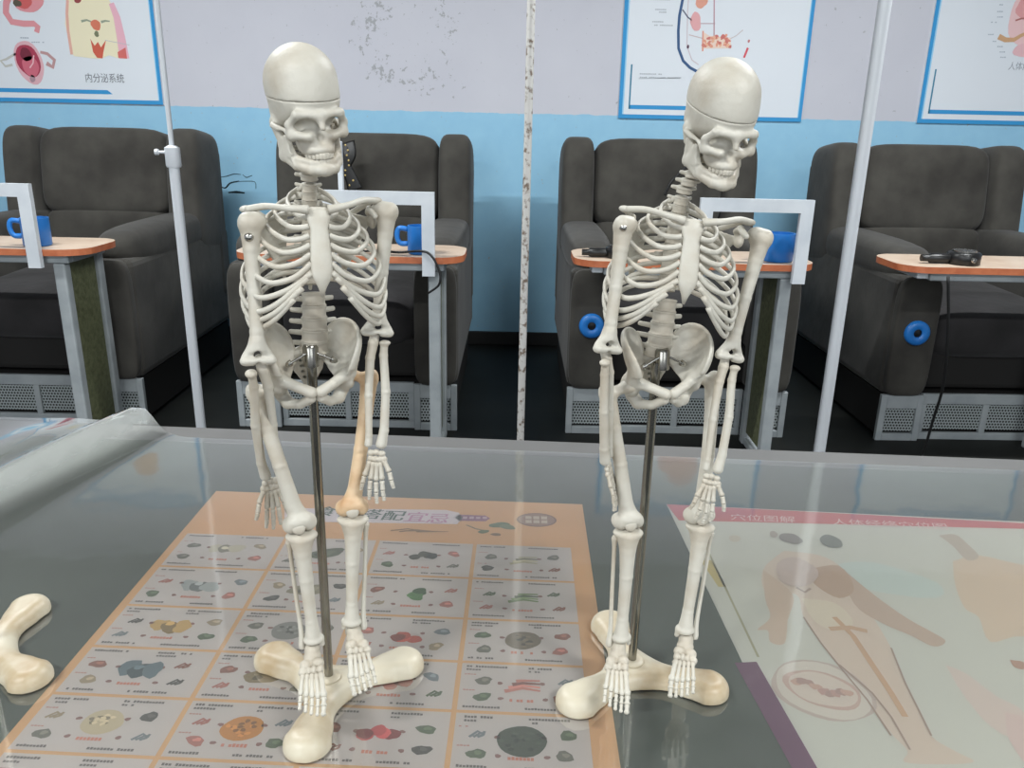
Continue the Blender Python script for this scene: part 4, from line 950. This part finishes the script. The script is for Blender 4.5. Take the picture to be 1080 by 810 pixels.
# food chart under the sheet
O1 = atz(228, 517); U1 = Vector((0.4346, -0.0150))/0.4348; W1 = Vector((-0.012, -1.0))
def g1(u, v): p = U1*u+W1*v; return (p.x, p.y)
def l1(px, py): p = atz(px, py); return (p.x-O1.x, p.y-O1.y)
fc = thing('food_chart', 'peach-bordered food chart with rows of food pictures, under the left skeleton', 'poster', (O1.x, O1.y, PZ))
sheet_of_paper('paper', [g1(0, 0), g1(0, .575), g1(.436, .575), g1(.436, 0)], fc, 'paper_peach')
pr = Print(); rnd = random.Random(11)
cols = [0.006, 0.115, 0.213, 0.316, 0.419]; rows_ = [0.103, 0.172, 0.240, 0.301, 0.360, 0.420, 0.480, 0.540]
main = [[(206, 196, 176), (104, 108, 84), (74, 70, 50), (190, 180, 150)],
        [(176, 178, 176), (150, 140, 118), (86, 128, 70), (132, 150, 104)],
        [(206, 170, 104), (150, 146, 140), (196, 84, 62), (128, 112, 92)],
        [(104, 120, 128), (150, 130, 96), (196, 120, 110), (206, 140, 128)],
        [(206, 190, 160), (206, 142, 62), (206, 96, 96), (70, 78, 62)],
        [(150, 120, 84), (190, 90, 60), (110, 130, 80), (160, 140, 110)],
        [(180, 150, 110), (120, 110, 90), (200, 160, 90), (130, 90, 70)]]
small = [(120, 116, 104), (150, 96, 80), (98, 110, 84), (168, 150, 124), (90, 84, 80), (184, 120, 108), (130, 136, 140)]
cards = []
for r in range(7):
    for c in range(4):
        u0, u1, v0, v1 = cols[c]+.002, cols[c+1]-.002, rows_[r]+.0016, rows_[r+1]-.0016; w_, h_ = u1-u0, v1-v0
        pr.poly([g1(u0, v0), g1(u0, v1), g1(u1, v1), g1(u1, v0)], (210, 200, 196), 1)
        dxy, dyy = (U1.x, U1.y), (-W1.x, -W1.y)
        for (fu, fv, nn) in ((.04, .09, 14), (.55, .09, 13), (.04, .95, 13), (.52, .95, 14)):
            x, y = g1(u0+fu*w_, v0+fv*h_); pr.dashes(x, y, nn-rnd.randint(0, 4), .0024, .0025, (120, 112, 110), 3, rnd, dxy, dyy)
        if r > 1:
            for (fu, fv, nn) in ((.04, .16, 8), (.55, .16, 7)):
                x, y = g1(u0+fu*w_, v0+fv*h_); pr.dashes(x, y, nn-rnd.randint(0, 5), .0024, .0023, (124, 116, 114), 3, rnd, dxy, dyy)
        x, y = g1(u0+.40*w_, v0+.80*h_); pr.dashes(x, y, 7, .0027, .0034, (214, 140, 120), 3, rnd, dxy, dyy)
        k = main[r][c]; cx, cy = g1(u0+.5*w_, v0+.47*h_); big = rnd.uniform(.85, 1.15); dk = tuple(int(q*.72) for q in k); lt = tuple(min(255, int(q*1.14)) for q in k)
        kind = (r*4+c) % 4
        if (r, c) in ((2, 3), (4, 3), (4, 1), (4, 0), (2, 1)):
            rx = .0155 if (r, c) != (4, 3) else .0185
            pr.blob(cx, cy, rx, rx*.82, k, 2, .05, 22, 0, rnd)
            for _ in range(16):
                a, q = rnd.uniform(0, 6.28), rnd.uniform(.1, .8); pr.blob(cx+rx*q*math.cos(a), cy+rx*.8*q*math.sin(a), .0022, .0018, rnd.choice((dk, lt)), 3+.12*_, .3, 7, 0, rnd)
        elif kind == 0:
            for a in range(3): pr.blob(cx+(a-1)*.010, cy+rnd.uniform(-.003, .003), .008*big, .0085*big, (k, dk, k)[a], 2+.3*a, .25, 14, 0, rnd)
            pr.blob(cx-.002, cy+.003, .004, .003, lt, 3, .2, 10, 0, rnd)
        elif kind == 1:
            pr.blob(cx, cy, .016*big, .0085*big, k, 2, .22, 18, .25, rnd); pr.blob(cx+.003, cy+.001, .008, .004, lt, 3, .3, 12, .25, rnd); pr.blob(cx-.007, cy-.003, .004, .003, dk, 3, .3, 10, 0, rnd)
        elif kind == 2:
            for a in range(5): pr.blob(cx+rnd.uniform(-.012, .012), cy+rnd.uniform(-.006, .006), .0062, .0055, (k, dk, lt)[a % 3], 2+.3*a, .15, 14, 0, rnd)
        else:
            for a in range(4): pr.stroke([(cx-.014+.003*a, cy-.006+.004*a), (cx, cy-.002+.003*a), (cx+.014, cy-.005+.004*a)], .0042, (k, lt, dk, k)[a], 2+.3*a, .002)
        for fu, fv in ((.16, .38), (.16, .72), (.82, .34), (.82, .70)):
            q = rnd.choice(small); x, y = g1(u0+(fu+rnd.uniform(-.03, .03))*w_, v0+fv*h_)
            if rnd.random() < .6: pr.blob(x, y, .0068, .0048, q, 2, .25, 12, rnd.uniform(-.5, .5), rnd); pr.blob(x+.001, y+.001, .003, .002, tuple(min(255, int(z*1.25)) for z in q), 3, .3, 8, 0, rnd)
            else:
                for a in range(3): pr.stroke([(x-.006+.003*a, y-.003), (x+.002*a, y+.003-.002*a), (x+.005, y-.001+.002*a)], .0022, q, 2+.3*a)
        for fu, fv in ((.32, .42), (.66, .40), (.33, .74), (.68, .73)):
            x, y = g1(u0+fu*w_, v0+fv*h_); pr.blob(x, y, .0024, .0018, (150, 110, 104), 2, .2, 8, 0, rnd)
        for fv in (.26, .60):
            x, y = g1(u0+.03*w_, v0+fv*h_); pr.dashes(x, y, 4, .0024, .0016, (198, 150, 140), 2, rnd, dxy, dyy)
# title strip, lettering, pill, leaves and seal
q = [l1(*p) for p in ((300, 535), (470, 537), (484, 540), (488, 546), (482, 552), (300, 549))]; pr.poly(q, (226, 214, 218), 1)
cxs = [(343, 538.5), (367, 540), (391, 541.5), (415, 543), (439, 544.5), (462, 546)]
for ch, p, c in zip('食物搭配宜忌', cxs, [(84, 104, 92)]*4+[(206, 152, 182)]*2):
    m = l1(*p); pr.text(ch, lambda u, v, m=m: (m[0]+(u-.5)*.0262+(v-.4)*.004, m[1]+(v-.38)*.0255), c, 3)
    pr.text(ch, lambda u, v, m=m: (m[0]+(u-.5)*.0262+(v-.4)*.004+.0009, m[1]+(v-.38)*.0255), c, 3.3)
q = [l1(*p) for p in ((484, 542), (512, 543), (517, 546), (512, 549), (484, 548.5), (480, 545))]; pr.poly(q, (150, 96, 128), 1)
for k in range(4):
    m = l1(488+7*k, 546.5); pr.dashes(m[0], m[1], 1, .006, .006, (206, 176, 190), 2, rnd)
m = l1(566, 547.5); pr.blob(m[0], m[1], .0225, .0165, (142, 104, 92), 1, .0, 26, 0, rnd); pr.blob(m[0], m[1], .0205, .0148, (168, 134, 118), 2, .0, 26, 0, rnd)
for k in range(2):
    for j in range(3): pr.rect(m[0]-.0125+j*.0088, m[1]+.0012-k*.0096, m[0]-.0125+j*.0088+.0068, m[1]+.0084-k*.0096, (214, 196, 180), 3)
for p, rx, ry, c, ro in (((527, 553), .012, .006, (104, 122, 84), .1), ((535, 555), .010, .005, (128, 138, 104), -.3), ((510, 560), .006, .004, (104, 116, 66), .3), ((523, 563), .006, .003, (140, 112, 74), 0)):
    a = l1(*p); pr.blob(a[0], a[1], rx, ry, c, 2+.02*(p[0] % 50), .15, 14, ro, rnd)
pr.stroke([l1(492, 553), l1(502, 557), l1(512, 559)], .002, (130, 116, 84), 2)
for a in range(4): pr.stroke([l1(412+9*a, 559+(a % 2)), l1(430+9*a, 557+a), l1(452+7*a, 560)], .003, (150, 116, 74), 2+.3*a, .001)
pr.build('printed_pictures', fc, Matrix.Translation((0, 0, .0002)))

# acupuncture chart under the sheet
O2 = atz(703, 533)
def l2(px, py): p = atz(px, py); return (p.x-O2.x, p.y-O2.y)
def soft(pts): c = catmull([Vector((*p, 0)) for p in list(pts)+[pts[0]]], 4); return [(v.x, v.y) for v in c[:-1]]
def z2(X, Y): return l2(540+X/2.0, 430+Y/2.0)
ac = thing('body_chart', 'pale anatomy chart with a red title band and standing figures, at the right', 'poster', (O2.x, O2.y, PZ))
tl, bl = l2(703, 531), l2(845, 826); tr = (0.52, tl[1]-.033); br = (0.52, bl[1]-.02)
sheet_of_paper('paper', [tl, bl, br, tr], ac, 'paper_white')
pr = Print()
pr.poly([l2(703, 531), l2(1080, 551), l2(1180, 556), l2(1180, 563), l2(1080, 557), l2(716, 548)], (206, 112, 112), 1)
pr.poly([l2(775, 698), l2(798, 697), l2(872, 826), l2(845, 826)], (112, 56, 96), 1)
pr.stroke([l2(738, 562), l2(800, 692)], .0022, (176, 170, 140), 1)
pr.stroke([l2(745, 590), l2(762, 618)], .012, (206, 188, 128), 1, .008)
for s_, (x0, y0), n_ in (('穴位图解', (770, 547), 4), ('人体经络穴位图', (878, 552), 7)):
    a = l2(x0, y0)
    pr.text(s_, lambda u, v, a=a: (a[0]+u*.0185+v*.004, a[1]+(v*.017)-u*.0010), (232, 206, 204), 2)
pr.fade = 0.42  # haze of the cover's reflections, mixed into the figure inks as paler colour
sk, sk2, sk3, ln = (224, 196, 176), (196, 158, 134), (214, 178, 152), (150, 112, 96)
pr.poly(soft([z2(*p) for p in ((575, 300), (560, 310), (530, 340), (535, 385), (600, 392), (615, 440), (650, 490), (690, 545), (740, 600), (775, 650), (805, 690), (835, 722), (828, 745), (900, 750), (975, 745), (935, 722), (885, 690), (855, 630), (830, 575), (800, 505), (765, 445), (735, 400), (700, 340), (650, 310))]), sk, 1)
pr.poly(soft([z2(*p) for p in ((530, 340), (534, 400), (545, 440), (518, 466), (540, 468), (545, 492), (575, 495), (582, 445), (592, 392))]), sk3, 1.5)
pr.poly(soft([z2(*p) for p in ((690, 332), (760, 390), (830, 440), (880, 468), (915, 490), (890, 502), (840, 478), (780, 452), (722, 412))]), sk2, 1.8)
pr.poly(soft([z2(*p) for p in ((620, 340), (690, 332), (722, 380), (690, 400), (640, 372))]), (186, 140, 108), 2.2)
pr.poly(soft([z2(*p) for p in ((610, 400), (680, 410), (720, 450), (690, 470), (640, 450))]), (232, 212, 186), 2.5)
for ip, (P_, w_, c_) in enumerate(((((680, 440), (720, 480), (760, 540), (800, 600), (830, 650)), .005, (206, 146, 96)), (((670, 465), (715, 462), (750, 470)), .006, (206, 150, 104)), (((615, 440), (650, 492), (700, 555), (750, 615), (800, 690)), .0016, ln), (((800, 505), (830, 580), (860, 640), (885, 690)), .0016, ln), (((690, 540), (760, 600), (800, 650), (840, 720)), .0016, ln), (((600, 378), (618, 388), (630, 380)), .003, ln))):
    lay = 2.8+.25*ip; pr.stroke([z2(*p) for p in P_], w_, c_, lay)
for X, Y, rx, ry, c_ in ((588, 275, .012, .012, (112, 100, 96)), (673, 281, .012, .014, (88, 92, 84)), (552, 266, .004, .008, (170, 150, 140)), (600, 345, .02, .03, (206, 176, 166)), (790, 360, .05, .03, (200, 214, 210)), (470, 275, .006, .008, (206, 190, 170))):
    a = z2(X, Y); pr.blob(a[0], a[1], rx, ry, c_, 4.6+.01*(X-460) if X != 790 else .5, .1, 18, -.3, rnd)
a = z2(655, 592)
for rx, ry, c_, ly in ((.040, .036, (196, 168, 158), 1.35), (.037, .033, (226, 212, 200), 2.05), (.029, .023, (206, 160, 146), 3.1), (.026, .020, (228, 206, 192), 4.1)): pr.blob(a[0], a[1], rx, ry, c_, ly, .06, 24, -.5, rnd)
for k in range(9): pr.blob(a[0]-.018+.0045*k, a[1]+.008-.002*k+.004*math.sin(k), .005, .004, rnd.choice(((190, 130, 120), (206, 150, 130), (170, 120, 110))), 5+.2*k, .3, 9, 0, rnd)
pr.poly(soft([z2(*p) for p in ((930, 322), (985, 310), (1080, 330), (1240, 350), (1260, 520), (1085, 480), (1010, 492), (985, 440), (955, 420), (935, 370))]), (226, 194, 164), 1)
pr.poly(soft([z2(*p) for p in ((900, 268), (935, 266), (960, 285), (985, 312), (960, 320), (930, 290))]), (190, 168, 150), 2)
pr.poly(soft([z2(*p) for p in ((915, 540), (960, 560), (1020, 605), (1080, 640), (1080, 700), (1010, 670), (950, 600))]), (226, 200, 190), 1.3)
pr.poly(soft([z2(*p) for p in ((1050, 530), (1080, 535), (1080, 550), (1060, 545))]), (176, 112, 84), 2)
pr.poly(soft([z2(*p) for p in ((1040, 640), (1090, 660), (1100, 760), (1050, 700))]), (226, 190, 184), 1.6)
pr.build('printed_figures', ac, Matrix.Translation((0, 0, .0002)))

# ------------------------------------------------------------------ framed wall charts
def wall_chart(label, x0, z0, fill, w=0.945, h=1.30):
    t = thing('wall_chart', label, 'poster', (x0, WALL_Y-0.010, z0), group='blue-edged charts on the wall')
    box('board', 'frame_white', t, 0, w, 0.0, 0.0095, 0, h, 0.001, 1)
    pr = Print(0.0003); bl, lb = (52, 148, 206), (150, 206, 236)
    pr.rect(0.0, 0.0, w, 0.020, bl); pr.rect(0.0, h-.020, w, h, bl); pr.rect(0.0, .02, .019, h-.02, bl); pr.rect(w-.017, .02, w, h-.02, bl)
    pr.rect(.019, .02, .026, h-.02, lb, 2); pr.rect(w-.022, .02, w-.017, h-.02, lb, 2)
    pr.poly([(.050, .046), (.69, .046), (.665, .066), (.058, .066)], bl, 1); pr.poly([(.050, .046), (.058, .046), (.058, .26), (.050, .26)], (64, 130, 160), 1)
    pr.poly([(w-.050, h-.046), (w-.69, h-.046), (w-.665, h-.066), (w-.058, h-.066)], bl, 1)
    f = lambda px, py: (at(px, py, WALL_Y-0.010).x-x0, at(px, py, WALL_Y-0.010).z-z0)
    fill(pr, f); pr.build('printed_picture', t, Matrix.Translation((0, -0.0003, 0)) @ Matrix.Rotation(math.radians(90), 4, 'X'))
    return t
def fill1(pr, f):
    s = lambda X, Y: f(X/6.0, Y/6.0)
    cream, red, pink = (236, 228, 196), (206, 96, 76), (226, 170, 172)
    body = [s(*p) for p in ((425, 0), (412, 150), (450, 330), (470, 355), (575, 368), (640, 372), (690, 350), (745, 368), (805, 372), (790, 280), (745, 90), (690, 0))]
    up = [(.55, .50), (.52, .74), (.49, .80), (.37, .84), (.34, .80), (.31, .62), (.30, .40)]
    b0 = body[-1]; a0 = body[0]
    pr.poly(body+[(b0[0]+.01, b0[1]+.10), (b0[0]+.05, b0[1]+.34), (b0[0]-.02, b0[1]+.42), (a0[0]+.13, a0[1]+.46), (a0[0]+.03, a0[1]+.42), (a0[0]-.05, a0[1]+.34), (a0[0]-.01, a0[1]+.10)], cream, 2)
    m = ((a0[0]+b0[0])/2, a0[1]+.54); pr.blob(m[0], m[1], .075, .10, (226, 196, 170), 3, .03, 24, 0, rnd)
    pr.blob(m[0], m[1]-.20, .05, .07, (206, 120, 100), 3, .2, 18, 0, rnd); pr.blob(m[0]+.06, m[1]-.33, .05, .05, (196, 110, 96), 3, .2, 18, 0, rnd); pr.blob(m[0]-.05, m[1]-.36, .04, .06, (226, 170, 140), 3, .2, 18, 0, rnd)
    pr.stroke([s(428, 0), s(424, 90), s(432, 200), s(455, 345)], .014, (226, 176, 160), 3); pr.stroke([s(705, 20), s(740, 110), s(765, 230), s(788, 370)], .026, (230, 178, 192), 3, .05)
    pr.poly([s(*p) for p in ((745, 330), (795, 300), (805, 372), (750, 366))], (214, 110, 104), 4)
    pr.poly([s(*p) for p in ((572, 245), (600, 290), (620, 265), (640, 300), (672, 252), (655, 330), (650, 370), (615, 366), (590, 330))], red, 3)
    pr.blob(*s(607, 158), .024, .026, (214, 122, 96), 4, .15, 14, 0, rnd); pr.blob(*s(612, 215), .012, .014, (120, 124, 96), 4, .15, 12, 0, rnd); pr.blob(*s(492, 3), .018, .012, (150, 70, 70), 4, .1, 12, 0, rnd)
    for q in ((515, 135, 585, 140), (640, 140, 695, 135)): pr.stroke([s(q[0], q[1]), s((q[0]+q[2])/2, q[1]-8), s(q[2], q[3])], .012, (150, 160, 140), 3, .006)
    pr.blob(*s(185, 395), .072, .103, (222, 176, 184), 2, .05, 24, .25, rnd); pr.blob(*s(180, 385), .058, .080, (170, 60, 84), 3, .05, 24, .25, rnd); pr.blob(*s(195, 420), .040, .052, (206, 106, 124), 4, .08, 20, .25, rnd); pr.blob(*s(165, 345), .030, .032, (120, 40, 60), 4, .1, 16, 0, rnd)
    pr.stroke([s(215, 350), s(210, 400), s(190, 430)], .006, (232, 190, 196), 5); pr.blob(*s(207, 498), .014, .018, (170, 140, 150), 4, .1, 12, 0, rnd)
    pr.stroke([s(255, 330), s(300, 340), s(345, 380), s(335, 425), s(295, 400)], .013, (190, 150, 150), 2, .022); pr.stroke([s(118, 335), s(80, 350), s(40, 375), s(5, 385), s(35, 420), s(80, 410)], .010, (196, 196, 190), 2, .012)
    pr.stroke([s(70, -60), s(40, 20), s(38, 80), s(75, 138), s(150, 150), s(215, 150), s(240, 170), s(232, 205)], .034, (222, 150, 156), 2, .026)
    pr.blob(*s(175, 5), .075, .055, (222, 150, 156), 3, .08, 20, 0, rnd); pr.blob(*s(150, 15), .045, .028, (206, 96, 96), 4, .15, 16, 0, rnd); pr.blob(*s(110, 20), .020, .018, (90, 84, 70), 5, .2, 12, 0, rnd)
    x, y = s(130, 243); pr.dashes(x, y, 4, .011, .006, (170, 180, 190), 2, rnd); x, y = s(200, 270); pr.dashes(x, y, 6, .011, .006, (170, 180, 190), 2, rnd)
    x, y = s(660, 270); pr.stroke([s(665, 255), s(820, 285)], .003, (190, 190, 196), 4)
    a = s(540, 515); pr.text('内分泌系统', lambda u, v: (a[0]+u*.0405, a[1]+v*.048), (112, 116, 122), 3)
def fill2(pr, f):
    s = lambda X, Y: f(640+X/4.909, Y/4.909)
    pr.stroke([s(420, -500), s(405, -200), s(392, 0), s(376, 80), s(370, 160), s(371, 250), s(395, 315), s(430, 350), s(470, 372), s(560, 400)], .0135, (60, 92, 134), 3)
    pr.stroke([s(430, -100), s(418, 60), s(415, 240), s(440, 310), s(475, 335)], .004, (206, 190, 196), 2); pr.stroke([s(392, 50), s(420, 90), s(440, 105)], .006, (90, 96, 120), 3); pr.stroke([s(556, -300), s(556, 0), s(555, 185)], .006, (190, 150, 160), 2); pr.stroke([s(470, 122), s(560, 122)], .004, (190, 160, 170), 2); pr.stroke([s(425, 180), s(500, 200)], .004, (200, 180, 180), 2)
    pr.blob(*s(460, 112), .028, .042, (226, 170, 172), 3, .15, 16, .2, rnd); pr.blob(*s(490, 5), .028, .036, (222, 160, 140), 3, .15, 16, 0, rnd)
    pr.poly([s(*p) for p in ((500, 165), (530, 185), (580, 190), (640, 195), (645, 250), (490, 252))], (236, 212, 198), 2)
    for k in range(34): pr.blob(*s(rnd.uniform(496, 640), rnd.uniform(185, 248)), .010, .007, rnd.choice(((226, 158, 134), (214, 134, 120), (232, 180, 150), (206, 120, 112))), 3+.1*k, .35, 9, rnd.uniform(0, 3), rnd)
    pr.stroke([s(498, 160), s(496, 265)], .008, (226, 160, 140), 4); pr.stroke([s(640, 200), s(670, 185), s(705, 155)], .004, (200, 190, 190), 2)
    pr.poly([s(*p) for p in ((725, 245), (735, 250), (715, 300), (705, 298))], (214, 84, 96), 3); pr.blob(*s(735, 213), .006, .008, (190, 120, 120), 3, .1, 8, 0, rnd); pr.blob(*s(420, 242), .006, .010, (90, 60, 80), 4, .1, 8, 0, rnd)
    for X, Y, n in ((240, 0, 9), (250, 52, 6), (270, 66, 4), (235, 115, 6), (235, 133, 12), (170, 385, 12), (170, 403, 22)): a = s(X, Y); pr.dashes(a[0], a[1], n, .0095, .006, (176, 182, 188), 2, rnd)
    pr.stroke([s(165, 407), s(385, 402)], .003, (170, 176, 182), 2)
    pr.blob(.47, .95, .12, .16, (230, 200, 190), 2, .15, 22, 0, rnd); pr.blob(.47, .78, .06, .06, (206, 90, 90), 3, .15, 16, 0, rnd)
def fill3(pr, f):
    s = lambda X, Y: f(960+X/6.23, Y/6.23)
    pr.blob(*s(790, 120), .11, .14, (232, 196, 196), 2, .12, 24, 0, rnd); pr.blob(*s(780, 330), .085, .034, (228, 186, 190), 3, .1, 18, 0, rnd); pr.blob(*s(760, 60), .05, .05, (222, 160, 160), 3, .2, 18, 0, rnd)
    pr.stroke([s(580, 240), s(625, 262), s(680, 262), s(725, 235), s(790, 205)], .026, (206, 164, 124), 4, .014); pr.stroke([s(690, 135), s(730, 122), s(800, 118)], .008, (176, 110, 104), 4)
    for X, Y in ((585, 35), (570, 80), (570, 115), (530, 150), (510, 230), (540, 275), (570, 310), (585, 345), (590, 380)): a = s(X, Y); pr.dashes(a[0], a[1], 3, .010, .006, (176, 186, 196), 2, rnd)
    a = s(640, 455); pr.text('人体解剖', lambda u, v: (a[0]+u*.036, a[1]+v*.042), (150, 158, 166), 3)
c1 = at(172, 108, WALL_Y-.01); wall_chart('endocrine chart with blue edging and red organ drawings, at the top left', c1.x-0.945, c1.z-.012, fill1)
c2 = at(652, 122, WALL_Y-.01); wall_chart('blue-edged chart behind the leaning skeleton\'s skull, with a blue tube drawing', c2.x, c2.z-.012, fill2)
c3 = at(967, 127, WALL_Y-.01); wall_chart('blue-edged chart at the top right with a pink organ drawing', c3.x, c3.z-.012, fill3)
